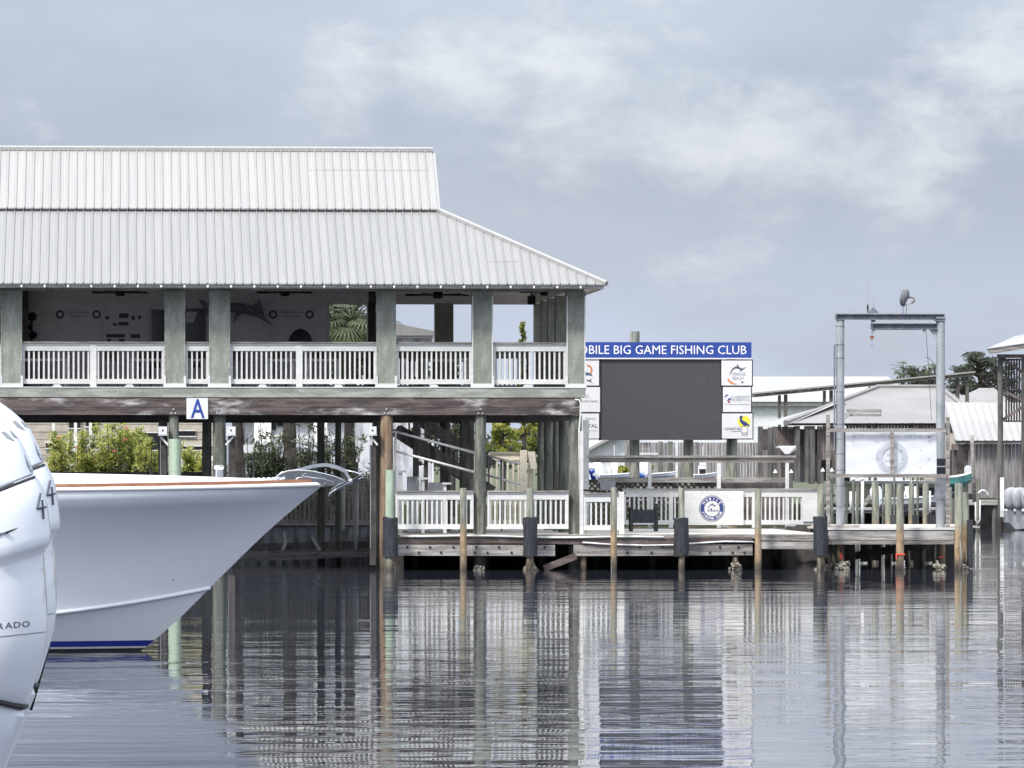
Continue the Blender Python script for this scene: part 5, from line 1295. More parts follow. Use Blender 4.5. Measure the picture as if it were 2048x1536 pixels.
# ================================================================ foliage helpers
def leaves(mb, rg, c, r, n, ln, wd, up=.3):
    for _ in range(n):
        d = Vector((rg.gauss(0, 1), rg.gauss(0, 1), rg.gauss(0, 1)))
        d = d.normalized() * (rg.random() ** .45)
        p = Vector(c) + Vector((d.x * r[0], d.y * r[1], d.z * r[2]))
        t = Vector((rg.gauss(0, 1), rg.gauss(0, 1), rg.gauss(up, .8))).normalized(); s_ = t.cross(Vector((rg.gauss(0, 1), rg.gauss(0, 1), rg.gauss(0, 1)))).normalized()
        l_ = ln * rg.uniform(.7, 1.25); w = wd * rg.uniform(.8, 1.2)
        a = p - t * l_ / 2; b_ = p + t * l_ / 2
        mb.add([a, p + s_ * w / 2, b_, p - s_ * w / 2], [(0, 1, 2, 3)])
def clumps(mb, rg, c, r, k, rc, n, ln, wd, up=.3):
    for _ in range(k):
        d = Vector((rg.gauss(0, 1), rg.gauss(0, 1), rg.gauss(0, 1))).normalized() * rg.random() ** .4
        cc = Vector(c) + Vector((d.x * r[0], d.y * r[1], d.z * r[2])); q = rc * rg.uniform(.6, 1.3)
        leaves(mb, rg, cc, (q, q, q * .8), n, ln, wd, up)
GZ1 = 1.05
def oleander(px, py_top, w_px, Y, seed, lab, flowers=3, mt='leaf_oleander', dens=1.0, spread=1.0):
    rg = random.Random(seed); b_ = Vector((PX(px, Y), Y, GZ1)); top = PZ(py_top, Y); W = w_px / (FPX / Y)
    t = thing('oleander_bush', lab, 'bush', b_, 'shrubs along the shore behind the pavilion')
    st_, lf_, fl_ = MB(), MB(), MB()
    n = int(22 * dens) + 3
    for i in range(n):
        tx = b_ + Vector((rg.uniform(-.5, .5) * W, rg.uniform(-.4, .4), (top - GZ1) * rg.uniform(.55, 1.0)))
        mid = b_.lerp(tx, .5) + Vector((rg.uniform(-.06, .06), 0, .15)); root = b_ + Vector((rg.uniform(-.2, .2) * W, rg.uniform(-.15, .15), 0))
        st_.tube([root, mid, tx], [.022, .016, .007], 5)
        for q in range(int(12 * dens)):
            f = rg.uniform(.35, 1.02); c = (root.lerp(mid, f * 2) if f < .5 else mid.lerp(tx, f * 2 - 1))
            leaves(lf_, rg, c, (.17, .17, .13), int(11 * dens), .19, .042, .55)
        if i < flowers: leaves(fl_, rg, tx + Vector((0, -.1, .05)), (.07, .07, .05), 14, .06, .045, .2)
    st_.build('stem', 'bark', t); lf_.build('foliage', mt, t)
    if flowers: fl_.build('flower', 'flower_pink', t)
OL = [(125, 855, 60, 174, 'dark oleander bush behind the engines at the left', 2, 'leaf_oleander'), (178, 846, 62, 174.5, 'tall pink-flowered oleander bush left of the middle of the hedge', 5, 'leaf_oleander'),
      (222, 838, 60, 175, 'tallest oleander bush with a pink flower at its tip', 4, 'leaf_oleander'), (262, 856, 46, 175.5, 'thin oleander bush right of the tallest one', 2, 'leaf_oleander'), (296, 874, 52, 174, 'low bright oleander with a single pink flower near the green pile', 2, 'leaf_oleander'),
      (385, 880, 44, 175, 'low shrub between the green pile and the A sign pile', 0, 'leaf_oleander'), (508, 868, 36, 173.6, 'thin oleander between two dark palm trunks, left one', 0, 'leaf_palm'), (535, 842, 40, 174, 'tall thin oleander left of the thick dark trunk', 0, 'leaf_palm'), (556, 850, 34, 174.4, 'oleander touching the thick dark trunk on its left', 0, 'leaf_palm'),
      (612, 842, 46, 174, 'oleander just right of the thick dark trunk', 0, 'leaf_palm'), (640, 860, 40, 174.6, 'oleander before the white parked boat, right end', 0, 'leaf_palm'), (668, 852, 40, 175, 'dark shrub behind the white gearbox', 0, 'leaf_palm'), (700, 850, 50, 175.5, 'dark dense shrub beside the brown pavilion pile', 0, 'leaf_palm')]
for i, (px, py, w, Y, lab, fl_, mt_) in enumerate(OL): oleander(px, py, w, Y, 40 + i, lab, fl_, mt_, 1.0 if mt_ == 'leaf_oleander' else .62)
# clipped dark hedge: nobody could count its leaves
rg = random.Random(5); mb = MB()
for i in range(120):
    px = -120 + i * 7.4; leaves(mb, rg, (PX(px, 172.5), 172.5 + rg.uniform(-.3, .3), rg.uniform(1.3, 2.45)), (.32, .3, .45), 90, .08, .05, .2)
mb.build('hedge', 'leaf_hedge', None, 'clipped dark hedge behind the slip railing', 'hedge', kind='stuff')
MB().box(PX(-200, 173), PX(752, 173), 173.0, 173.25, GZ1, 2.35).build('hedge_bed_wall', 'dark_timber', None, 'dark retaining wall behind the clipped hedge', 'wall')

# ---------------------------------------------------------------- slip behind the yacht: railing, sheet piling, lift beams
sr = thing('slip_railing', 'dark slatted timber railing along the slip wall', 'railing', (PX(500, 168.2), 168.2, GZ1))
zt_ = PZ(963, 168.1)
MB().box(PX(-250, 168.1), XS, 168.12, 168.18, zt_ - .12, zt_).build('top_rail', 'slat_grey', sr); MB().box(PX(-250, 168.1), XS, 168.12, 168.18, GZ1 + .02, GZ1 + .14).build('bottom_rail', 'slat_grey', sr)
src = None
for i in range(112):
    x = PX(-240 + i * 8.85, 168.1)
    if src is None: src = MB().box(x - .03, x + .03, 168.13, 168.17, GZ1 + .141, zt_ - .121).build('slat', 'slat_grey', sr)
    else: inst(src, (x, 168.15, GZ1 + .141), sr)
MB().box(PX(-250, 168), PX(420, 168), 167.9, 168.1, PZ(966, 168), PZ(944, 168)).build('cap_beam', 'board_grey', sr)
sp = thing('sheet_wall', 'grey corrugated sheet-pile wall at the back of the slip', 'wall', (PX(480, 168), 168, 0))
for i in range(72):
    x0 = PX(-120 + i * 12.2, 168); x1 = PX(-120 + (i + 1) * 12.2, 168); w = x1 - x0; d = .09 if i % 2 else 0.0
    MB().prism([(x0, -1.5), (x1, -1.5), (x1, .99), (x0, .99)], 168.05 - d, 168.3).build('sheet', 'sheet_pile', sp)
MB().box(PX(-130, 168), XS, 167.88, 168.35, .99 + .001, GZ1 + .012).build('cap', 'board_grey', sp)
lb = thing('lift_beam', 'pale timber lift beam just above the water in the slip', 'beam', P(620, 1122, 165))
Yl = 165.5
MB().prism([(P(470, 1110, Yl).x, P(470, 1110, Yl).z), (P(748, 1097, Yl).x, P(748, 1097, Yl).z), (P(748, 1112, Yl).x, P(748, 1112, Yl).z), (P(470, 1124, Yl).x, P(470, 1124, Yl).z)], Yl, Yl + .2).build('beam', 'pale_plank', lb)
MB().prism([(P(470, 1088, Yl).x, P(470, 1088, Yl).z), (P(748, 1082, Yl).x, P(748, 1082, Yl).z), (P(748, 1096, Yl).x, P(748, 1096, Yl).z), (P(470, 1104, Yl).x, P(470, 1104, Yl).z)], Yl + .3, Yl + .5).build('beam', 'board_brown', lb)
for pts in ([(570, 1062), (575, 1085), (568, 1102), (562, 1100), (568, 1084), (565, 1066)], [(625, 1070), (631, 1080), (643, 1100), (637, 1102), (628, 1088), (622, 1074)]):
    MB().pprism(pts, Yl - .12, .1).build('bunk_pad', 'white_paint', lb)
for (a, c, y0, y1, Yp, lab) in ((683, 690, 918, 1060, 166.0, 'thin white guide pole left of the taller one in the slip'), (709, 717, 924, 1100, 165.3, 'white guide pole standing in the slip behind the anchor'), (484, 491, 935, 985, 166, 'short white guide pole right of the yacht windlass'), (505, 509, 915, 985, 166.5, 'thin pole beside the dark palm trunk'), (299, 305, 938, 985, 166, 'short white guide pole above the yacht foredeck')):
    MB().tube([P((a + c) / 2, y1, Yp), P((a + c) / 2, y0, Yp)], (c - a) / 2 / (FPX / Yp), 8).build('guide_pole', 'pipe_white', None, lab, 'pole', 'white guide poles of the boat lift', smooth=True)
# green dock piles in the slip
for (a, c, yt, Y, lab) in ((337.5, 362, 878, 155.2, 'pale green round pile in front of the pavilion near the yacht foredeck'), (432.5, 453.5, 880, 157.5, 'pale green round pile right of the A sign')):
    t = thing('green_pile', lab, 'piling', (PX((a + c) / 2, Y), Y, 0), 'pale green piles in the slip'); pile(t, a, c, yt, Y, 'pile_green', name='shaft', rtop=1.0)
# boat-lift gearboxes on the pavilion piles
for (a, c, d_, Y, lab) in ((317, 334, 1, 155.75, 'white boat-lift gearbox left of the pale green pile'), (453, 471, -1, 155.8, 'white boat-lift gearbox right of the A sign'), (737, 753, 1, 155.7, 'white boat-lift gearbox beside the brown pavilion pile')):
    t = thing('lift_gearbox', lab, 'gearbox', P((a + c) / 2, 885, Y), 'boat-lift gearboxes')
    MB().pbox(a, 853, c, 868.5, Y, .25).build('housing', 'panel_white', t); MB().ball(P((a + c) / 2, 860.5, Y), .025, 6, 4).build('knob', 'black_metal', t)
    MB().pbox(a - 1, 869, c + 1, 871, Y - .01, .3).build('shelf', 'white_paint', t)
    MB().beam(P(a + 2 if d_ > 0 else c - 2, 871, Y + .1), P(c + 2 if d_ > 0 else a - 2, 890, Y + .1), .05, .05).build('brace', 'white_paint', t)
    MB().pbox(a + 3, 890 if d_ > 0 else 872, c - 1, 1130, Y + .32, .16).build('guide_post', 'dark_timber', t)
    MB().tube([P(a + 4, 872, Y + .25), P(a + 4, 1095, Y + .25)], .008, 4).build('cable', 'galvanised', t)

# ---------------------------------------------------------------- palms and trees behind the pavilion
def palm(px, Y, py_top, lab, trunk_px=20, crown=1.0, nfr=34, seed=1, ln=1.7, base_dx=0, z0=None):
    rg = random.Random(seed); z0 = GZ1 if z0 is None else z0; top = P(px, py_top, Y)
    b_ = Vector((PX(px + base_dx, Y), Y, z0)); r = trunk_px / 2 / (FPX / Y)
    t = thing('palm_tree', lab, 'palm', b_, 'palms')
    pts, rad = [], []
    for k_ in range(15):
        f = k_ / 14; pts.append(b_.lerp(top, f) + Vector((.05 * math.sin(f * 9), 0, 0))); rad.append(r * (1.12 if k_ % 2 else .92))
    MB().tube(pts, rad, 10).build('trunk', 'bark', t)
    mb = MB()
    for i in range(nfr):
        a = rg.uniform(0, 2 * PI); e = rg.uniform(-.5, 1.2); L = ln * rg.uniform(.75, 1.1) * crown
        d = Vector((math.cos(a) * math.cos(e), math.sin(a) * math.cos(e), math.sin(e)))
        stem_ = [top + d * L * f + Vector((0, 0, -.55 * L * f * f)) for f in (0, .35, .6, .8, 1)]
        mb.tube(stem_[:3], [.02, .015, .01], 4)
        hub = stem_[2]; ax = (stem_[3] - stem_[1]).normalized(); sd = ax.cross(Vector((0, 0, 1))).normalized(); upv = sd.cross(ax)
        for q in range(15):       # fan of blades
            an = lerp(-1.5, 1.5, q / 14); bd = (ax * math.cos(an) + sd * math.sin(an) + upv * .15).normalized(); l_ = L * .55 * (1 - .25 * abs(an) / 1.5)
            tip = hub + bd * l_ + Vector((0, 0, -.25 * l_)); m_ = hub + bd * l_ * .55; n_ = bd.cross(upv).normalized() * .028 * crown
            mb.add([hub, m_ + n_, tip, m_ - n_], [(0, 1, 2, 3)])
    mb.build('crown', 'leaf_palm', t)
palm(705, 178, 640, 'fan palm seen through the opening in the upper deck room', 20, 1.0, 44, 3, 1.5, -6)
palm(582, 176, 700, 'palm with thick dark trunk behind the boat slip', 27, .9, 26, 4, 1.4)
palm(476, 177, 705, 'palm with leaning dark trunk left of the thick one', 24, .9, 24, 5, 1.3, 4)

def tree(px, Y, py_top, w_px, lab, seed, mt='leaf_bright', z0=GZ1, k_=26, n=60, ln=.13, wd=.07, conical=False, trunk=.09, py_bot=None, group='trees behind the pavilion'):
    rg = random.Random(seed); b_ = Vector((PX(px, Y), Y, z0)); zt2 = PZ(py_top, Y); W = w_px / 2 / (FPX / Y)
    t = thing('tree', lab, 'tree', b_, group)
    zl = PZ(py_bot, Y) if py_bot else z0 + (zt2 - z0) * .3
    tr = MB(); tr.tube([b_, (b_.x + .05, Y, (z0 + zt2) / 2), (b_.x, Y, zt2 - .1)], [trunk, trunk * .7, trunk * .2], 7); lf_ = MB()
    for i in range(k_):
        f = (i + .5) / k_; z = lerp(zl, zt2, f); w = W * ((1 - f * .93) if conical else math.sqrt(max(.12, 1 - (2 * f - .9) ** 2)))
        a = rg.uniform(0, 2 * PI); q = rg.uniform(.2, 1.0); c = Vector((b_.x + math.cos(a) * w * q, Y + math.sin(a) * w * q, z))
        tr.tube([(b_.x, Y, z - .2 * w), c], [trunk * .3, .012], 5)
        rc = max(.10, w * (.30 if conical else .36)); leaves(lf_, rg, c, (rc, rc, rc * .75), n, ln, wd)
    tr.build('trunk', 'bark', t); lf_.build('crown', mt, t)
tree(1045, 186, 645, 42, 'slim conical tree whose tip shows between the right columns', 21, k_=44, n=36, ln=.12, wd=.05, conical=True, py_bot=900)
tree(1005, 188, 832, 70, 'yellow-green leafy tree under the right end of the pavilion', 22, k_=30, n=70, py_bot=925)
tree(1058, 190, 835, 66, 'yellow-green leafy tree beside the corner piles', 23, k_=30, n=70, py_bot=925)
tree(905, 192, 700, 60, 'broad tree behind the staircase', 24, mt='leaf_palm', k_=34, n=60, py_bot=905)
tree(850, 194, 690, 70, 'dark tree behind the ramp handrail', 25, mt='leaf_palm', k_=34, n=60, py_bot=930)
tree(690, 186, 585, 150, 'dense dark tree behind the fan palm, seen through the upper deck opening', 31, mt='leaf_palm', k_=70, n=90, ln=.2, wd=.06, py_bot=760)
tree(1240, 270, 935, 60, 'pale bush beside the boats below the screen', 26, mt='leaf_bright', z0=.8, k_=16, n=60, ln=.25, wd=.1, py_bot=955)
tree(1288, 285, 915, 30, 'yellow-green bush behind the person in blue', 27, mt='leaf_bright', z0=.8, k_=12, n=60, ln=.25, wd=.1, py_bot=965)

# ---------------------------------------------------------------- beige house behind the hedge
hs = thing('beige_house', 'beige sided house half hidden behind the oleanders', 'house', P(250, 960, 196), None)
Yv = 196.0
x0, x1 = PX(30, Yv), PX(432, Yv)
MB().box(x0, x1, Yv + .05, Yv + 8, GZ1, 6.2).build('wall', 'siding_beige', hs)
for i in range(17):
    z = GZ1 + .25 * i; MB().prism([(x0, z), (x1, z), (x1, z + .235), (x0, z + .235)], Yv + (.0 if i % 2 else .012), Yv + .049).build('siding_board', 'siding_beige', hs)
for (a, b_, c, d_) in ((92, 886, 118, 896), (138, 842, 160, 856), (140, 902, 170, 918), (172, 842, 196, 853), (245, 866, 330, 900), (356, 862, 390, 872), (356, 893, 420, 900)):
    w = MB().pbox(a, b_, c, d_, Yv - .06, .05).build('window', 'dark_glass', hs); MB().pbox(a - 2, b_ - 2, c + 2, b_, Yv - .08, .07).build('window_head', 'white_paint', w); MB().pbox(a - 2, d_, c + 2, d_ + 2, Yv - .08, .07).build('sill', 'white_paint', w)
for a in (104, 148, 178, 330, 405): MB().pbox(a, 836, a + 6, 965, Yv - .9, .12).build('porch_post', 'white_paint', hs)
MB().pbox(80, 925, 430, 931, Yv - .95, .08).build('porch_rail', 'white_paint', hs); MB().pbox(335, 912, 430, 922, Yv - 1.0, .08).build('porch_rail', 'white_paint', hs)
MB().prism([(x0 - .5, 6.2), (x1 + .5, 6.2), ((x0 + x1) / 2, 8.4)], Yv - .6, Yv + 8.5).build('roof', 'roof_grey', hs)

# white boats on trailers behind the palm trunks
def trailer_boat(px0, px1, y0, y1, Y, lab):
    t = thing('trailer_boat', lab, 'boat', P((px0 + px1) / 2, y1 + 14, Y), 'white boats stored ashore')
    a, c = PX(px0, Y), PX(px1, Y); zt2, zb2 = PZ(y0, Y), PZ(y1, Y); L = c - a; rings = []
    for i in range(9):
        f = i / 8; w = .95 * (1 - f ** 2.4) + .03; rise = (zt2 - zb2) * .25 * f * f
        rings.append([Vector((a + L * f, Y + q * w, lerp(zt2, zb2, h_) + rise * (1.2 if h_ > .5 else 1))) for q, h_ in ((-1, 0), (-.95, .5), (0, 1 - .6 * f ** 3), (.95, .5), (1, 0))])
    MB().loft(rings).build('hull', 'gelcoat', t)
    MB().box(a + L * .3, a + L * .55, Y - .5, Y + .5, zt2 - .1, zt2 + .75).build('console', 'gelcoat_deck', t)
    for q in (-.45, .45):
        for f in (.32, .52): MB().tube([(a + L * f, Y + q, zt2), (a + L * f, Y + q, zt2 + 1.5)], .03, 6).build('top_post', 'stainless', t)
    MB().box(a + L * .22, a + L * .6, Y - .7, Y + .7, zt2 + 1.5, zt2 + 1.57).build('hard_top', 'gelcoat_deck', t)
    MB().box(a + L * .1, a + L * .9, Y - .5, Y + .5, zb2 - .2, zb2 - .05).build('trailer_frame', 'galvanised', t)
    for f in (.3, .45): 
        for q in (-.75, .6): MB().tube([(a + L * f, Y + q, GZ1 + .3), (a + L * f, Y + q + .15, GZ1 + .3)], .3, 12).build('wheel', 'rubber', t)
trailer_boat(470, 600, 890, 922, 190, 'white centre-console boat ashore left of the thick palm trunk')
trailer_boat(596, 700, 884, 924, 192, 'white boat ashore right of the thick palm trunk')
sh_ = thing('white_shed', 'white flat-fronted shed behind the stored boats', 'shed', P(600, 950, 199))
MB().pbox(490, 838, 700, 960, 199, 4).build('wall', 'siding_white', sh_); MB().pbox(531, 841, 552, 860, 198.9, .08).build('window', 'dark_glass', sh_); MB().pbox(555, 841, 572, 852, 198.9, .08).build('window', 'dark_glass', sh_); MB().pbox(620, 841, 640, 850, 198.9, .08).build('window', 'dark_glass', sh_)
MB().pbox(484, 834, 706, 838, 198.7, 4.5).build('roof', 'roof_bright', sh_)

# gable-roofed house seen through the upper deck
gh = thing('gable_house', 'pale metal-roofed house seen through the upper deck fan bay', 'house', P(800, 990, 232))
Yv = 232.0
MB().pprism([(700, 655), (792, 647), (868, 662), (868, 671), (700, 671)], Yv, 6).build('roof', 'roof_grey', gh); MB().pbox(700, 671.3, 868, 677, Yv + .3, 5.5).build('fascia', 'white_paint', gh); MB().pbox(700, 677.3, 866, 990, Yv + .5, 5).build('wall', 'sheet_pile', gh)
MB().pbox(864, 662, 867.5, 990, Yv + .2, .2).build('corner_post', 'white_paint', gh)

# ================================================================ far bank on the right
# big white warehouse
wh = thing('white_warehouse', 'long white-roofed warehouse far behind the hip-roofed boathouse', 'building', P(1600, 960, 360))
Yv = 360.0
def q4(mb, pts): return mb.add([P(a, c, Y) for a, c, Y in pts], [tuple(range(len(pts)))])
q4(MB(), [(1440, 803, Yv), (1850, 803, Yv), (1775, 753, Yv + 9), (1440, 753, Yv + 9)]).build('roof', 'roof_bright', wh)
q4(MB(), [(1440, 754, Yv + 9.02), (1775, 754, Yv + 9.02), (1850, 803, Yv + 18), (1440, 803, Yv + 18)]).build('roof', 'roof_bright', wh)
MB().pbox(1440, 803.5, 1700, 812, Yv + .2, .3).build('eave_shade', 'roof_trim', wh); MB().pbox(1440, 806, 1840, 962, Yv + .6, 16).build('wall', 'siding_white', wh)
# white shed wall below the screen, board fence
ws = thing('white_boathouse', 'white-sided boathouse with slanting roof seen under the big screen', 'building', P(1230, 965, 300))
MB().pbox(1178, 860, 1262, 965, 300, 6).build('wall', 'siding_white', ws); MB().pprism([(1172, 905), (1215, 882), (1262, 864), (1262, 858), (1215, 876), (1172, 899)], 299.5, 7).build('roof', 'roof_bright', ws)
MB().pbox(1305, 870, 1512, 893, 306, 5).build('wall', 'siding_white', ws)
bf = thing('board_fence', 'tall grey board fence on the far bank under the screen', 'fence', P(1400, 962, 298))
src = None
for i in range(48):
    a = 1252 + i * 6.1; h_ = 888 if a > 1300 else 885
    x = PX(a, 298)
    if src is None: src = MB().box(x - .066, x + .066, 298, 298.04, .75, PZ(h_, 298)).build('board', 'board_grey', bf)
    else: inst(src, (x, 298.02 + .02 * (i % 2), .75), bf)
for a in (1250, 1320, 1390, 1460, 1530): MB().pbox(a, 884, a + 6, 965, 298.1, .15).build('post', 'grey_timber', bf)
rl = thing('white_balustrade', 'white slatted balcony rail just right of the left sign post', 'railing', P(1300, 910, 290))
for i in range(5): MB().pbox(1282 + i * 4.2, 884, 1284 + i * 4.2, 906, 290, .06).build('baluster', 'grey_timber', rl)
MB().pbox(1279, 882, 1318, 885, 289.9, .1).build('top_rail', 'white_paint', rl); MB().pbox(1279, 906, 1318, 909, 289.9, .1).build('bottom_rail', 'white_paint', rl)
for a, c, mt_ in ((1318, 1326, 'pile_dark'), (1336, 1346, 'pile_dark'), (1351, 1356, 'white_paint')):
    MB().pbox(a, 883, a + (c - a), 965, 289, .3).build('dock_post', mt_, None, {1318: 'dark dock post left of the pair under the screen', 1336: 'dark dock post right of the pair under the screen', 1351: 'slim pale blue-white post under the screen'}[a], 'post', 'posts under the screen')

# hip-roofed boathouse
hb2 = thing('hip_boathouse', 'grey hip-roofed boathouse with brown board walls behind the gantry', 'boathouse', P(1720, 965, 285))
Yv = 285.0
q4(MB(), [(1571, 846, Yv), (1968, 846, Yv), (1880, 775, Yv + 8), (1755, 775, Yv + 8)]).build('roof', 'roof_grey', hb2)
q4(MB(), [(1571, 846, Yv), (1755, 775, Yv + 8), (1571 + 8, 845.5, Yv + 16)]).build('roof', 'roof_grey', hb2)
q4(MB(), [(1968, 846, Yv), (1958, 845, Yv + 16), (1880, 775, Yv + 8)]).build('roof', 'roof_grey', hb2)
q4(MB(), [(1505, 852, Yv + 3), (1580, 848, Yv - .2), (1690, 800, Yv + 4), (1668, 806, Yv + 7)]).build('side_roof', 'roof_bright', hb2)
MB().tube([P(1571, 845.5, Yv), P(1755, 774.5, Yv + 8), P(1880, 774.5, Yv + 8), P(1968, 845.5, Yv)], .14, 6).build('ridge_cap', 'roof_grey', hb2)
MB().pbox(1570, 846.3, 1968, 851, Yv + .2, .3).build('eave_board', 'dark_timber', hb2)
def boards(parent, px0, px1, y0, y1, Y, step, mt_, nm='board', jit=.3):
    rg = random.Random(int(px0)); a = px0; k_ = 0; src = None
    z1, z0 = PZ(y0, Y), PZ(y1, Y)
    while a < px1 - 1:
        x0 = PX(a + .35, Y); x1 = PX(min(a + step - .35, px1), Y)
        if src is None: src = MB().box(x0, x1, Y, Y + .04, z0, z1).build(nm, mt_, parent)
        else: inst(src, ((x0 + x1) / 2, Y + .02 + rg.uniform(0, .03), z0), parent)
        a += step
boards(hb2, 1553, 1590, 853, 892, Yv + 1.2, 5.2, 'board_brown'); boards(hb2, 1634, 1668, 852, 920, Yv + .6, 5.2, 'board_brown'); boards(hb2, 1590, 1640, 910, 965, Yv + 4, 6, 'board_grey'); boards(hb2, 1692, 1960, 850, 866, Yv + .6, 6.5, 'board_brown')
boards(hb2, 1516, 1560, 900, 962, Yv + 5, 6, 'board_grey')
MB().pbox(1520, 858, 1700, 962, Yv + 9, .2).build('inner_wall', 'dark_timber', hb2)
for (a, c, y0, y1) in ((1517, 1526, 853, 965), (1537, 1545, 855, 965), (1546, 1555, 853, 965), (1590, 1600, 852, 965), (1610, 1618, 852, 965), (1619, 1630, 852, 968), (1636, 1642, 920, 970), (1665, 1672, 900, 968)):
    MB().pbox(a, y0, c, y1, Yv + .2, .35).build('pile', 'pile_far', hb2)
pk = thing('small_gable', 'little white gabled porch roof on the brown boathouse wall', 'porch', P(1574, 910, 281))
q4(MB(), [(1555, 891.5, 282), (1593, 891.5, 282), (1578, 908, 279.5), (1570, 908, 279.5)]).build('roof', 'roof_bright', pk); q4(MB(), [(1593, 892, 282), (1593, 898, 281.8), (1578, 909, 279.5)]).build('side', 'roof_trim', pk); MB().pbox(1556, 893, 1592, 896, 282.1, 1).build('fascia', 'roof_trim', pk)
# sloping covered walkway / boat-house edge
wk = thing('sloping_canopy', 'long thin canopy roof sloping up to the right on dark posts', 'canopy', P(1725, 960, 306))
Yv = 306.0
def cz(p): return 788 - (p - 1505) * (43.0 / 445)
MB().pprism([(1505, cz(1505) - 2.5), (1951, cz(1951) - 2.5), (1951, cz(1951)), (1505, cz(1505))], Yv - .3, 3.2).build('sheet', 'roof_bright', wk)
MB().pprism([(1505, cz(1505) + .3), (1948, cz(1948) + .3), (1948, cz(1948) + 7), (1505, cz(1505) + 7)], Yv, .2).build('edge_beam', 'grey_timber', wk)
for p in (1506, 1524, 1542, 1580, 1598, 1616, 1634, 1652): MB().pprism([(p, cz(p) + 1.2), (p + 5, cz(p + 5) + 1.2), (p + 5, cz(p + 5) + 3.2), (p, cz(p) + 3.2)], Yv - .03, .02).build('light_gap', 'panel_white', wk)  # white blocks put in for bright gaps of light under the sheet
for a, c in ((1557, 1562), (1569, 1575), (1647, 1652), (1660, 1666), (1738, 1742), (1749, 1754), (1822, 1828), (1841, 1847), (1913, 1919), (1932, 1938)):
    MB().pbox(a, cz(a) + 7.3, c, 962, Yv + .1, .3).build('post', 'pile_far', wk)

# white-roofed boathouse at the right
wb = thing('board_boathouse', 'boathouse with pale metal roof and grey vertical boards at the right', 'boathouse', P(1970, 1000, 256))
Yv = 256.0
q4(MB(), [(1912, 881, Yv), (2130, 881, Yv), (2130, 805, Yv + 6), (1890, 805, Yv + 6)]).build('roof', 'roof_bright', wb); MB().pprism([(1910, 881.4), (2130, 881.4), (2130, 887), (1914, 887)], Yv + .1, .12).build('eave_board', 'grey_timber', wb)
for i in range(15):
    a = 1912 + i * 14.5; MB().beam(P(a, 880.6, Yv - .02), P(a - 22, 804.6, Yv + 5.98), .05, .05).build('roof_rib', 'roof_bright', wb)
q4(MB(), [(1893, 805, Yv + 6.02), (2130, 805, Yv + 6.02), (2130, 881, Yv + 12), (1912, 881, Yv + 12)]).build('roof', 'roof_bright', wb)
boards(wb, 1936, 2130, 887.5, 996, Yv + .5, 7.3, 'board_grey')
MB().pbox(1903, 888, 1937, 900, Yv + .4, .06).build('header', 'board_brown', wb)
for a in (1906, 1930): MB().pbox(a, 888, a + 7, 1056, Yv + .6, .3).build('pile', 'pile_far', wb)
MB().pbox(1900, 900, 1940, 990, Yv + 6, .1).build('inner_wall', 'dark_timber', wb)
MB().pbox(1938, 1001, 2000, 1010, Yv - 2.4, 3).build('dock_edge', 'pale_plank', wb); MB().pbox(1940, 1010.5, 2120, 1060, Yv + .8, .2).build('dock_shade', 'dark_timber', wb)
for a in (1953, 1985): pile(wb, a, a + 10, 1011, Yv - 2.3, 'pile_far')
# tall slatted tower cut by the right edge
tw = thing('slatted_tower', 'tall post-and-slat boathouse upper storey cut by the right edge', 'boathouse', P(2040, 1050, 248))
Yv = 248.0
q4(MB(), [(1974, 697, Yv - .5), (2200, 664, Yv - .5), (2200, 640, Yv + 5), (2030, 672, Yv + 5)]).build('roof', 'roof_bright', tw)
MB().pprism([(1975, 698), (2200, 665), (2200, 674), (1982, 708)], Yv - .45, .2).build('eave_board', 'grey_timber', tw)
MB().pbox(1995, 708.5, 2120, 716, Yv + .1, .2).build('header', 'board_brown', tw)
for a, c in ((1996, 2007), (2043, 2050), (2110, 2118)): pile(tw, a, c, 708, Yv + .1, 'pile_far', name='post')
for i in range(17):
    a = 2011 + i * 5.3; MB().pbox(a, 717, a + 3.2, 841, Yv + .8, .05).build('slat', 'dark_timber', tw)
for y in (718, 780, 841): MB().pbox(2008, y, 2100, y + 3, Yv + .7, .06).build('slat_rail', 'dark_timber', tw)
for (p0, p1) in (((2004, 716), (2044, 744)), ((2003, 841), (2044, 815)), ((2007, 782), (2044, 800))): MB().beam(P(*p0, Yv + .4), P(*p1, Yv + .4), .1, .12).build('brace', 'board_brown', tw)
MB().pbox(2001, 955, 2008, 1034, Yv - .3, .15).build('guide_pole', 'pipe_white', tw)

# ---------------------------------------------------------------- far trees
def pine(px, Y, py_top, w_px, py_bot, lab, seed, k_=30, z0=.75):
    rg = random.Random(seed); b_ = Vector((PX(px, Y), Y, z0)); W = w_px / 2 / (FPX / Y)
    t = thing('pine_tree', lab, 'tree', b_, 'trees on the far bank'); zt2, zl = PZ(py_top, Y), PZ(py_bot, Y)
    tr, lf_ = MB(), MB(); tr.tube([b_, (b_.x + .3, Y, (z0 + zt2) / 2), (b_.x, Y, zt2 - .5)], [.32, .22, .06], 7)
    for i in range(k_):
        f = rg.random() ** .8; z = lerp(zl, zt2, f); w = W * math.sqrt(max(.1, 1 - (1.5 * f - .6) ** 2)); a = rg.uniform(0, 2 * PI); q = rg.uniform(.5, 1.2)
        c = Vector((b_.x + math.cos(a) * w * q, Y + math.sin(a) * w * q, z)); tr.tube([(b_.x, Y, z - .5), c], [.09, .03], 5); rc = rg.uniform(.3, .62)
        leaves(lf_, rg, c, (rc, rc, rc * .42), 46, .24, .075, .4)
    tr.build('trunk', 'bark', t); lf_.build('crown', 'leaf_pine', t)
pine(1958, 360, 706, 84, 775, 'tall dark pine right of the gantry, tallest on the far bank', 61, 46)
pine(1925, 365, 735, 60, 785, 'dark pine leaning left beside the tallest pine', 62, 26)
pine(1995, 370, 716, 70, 790, 'dark pine half behind the slatted tower', 63, 30)
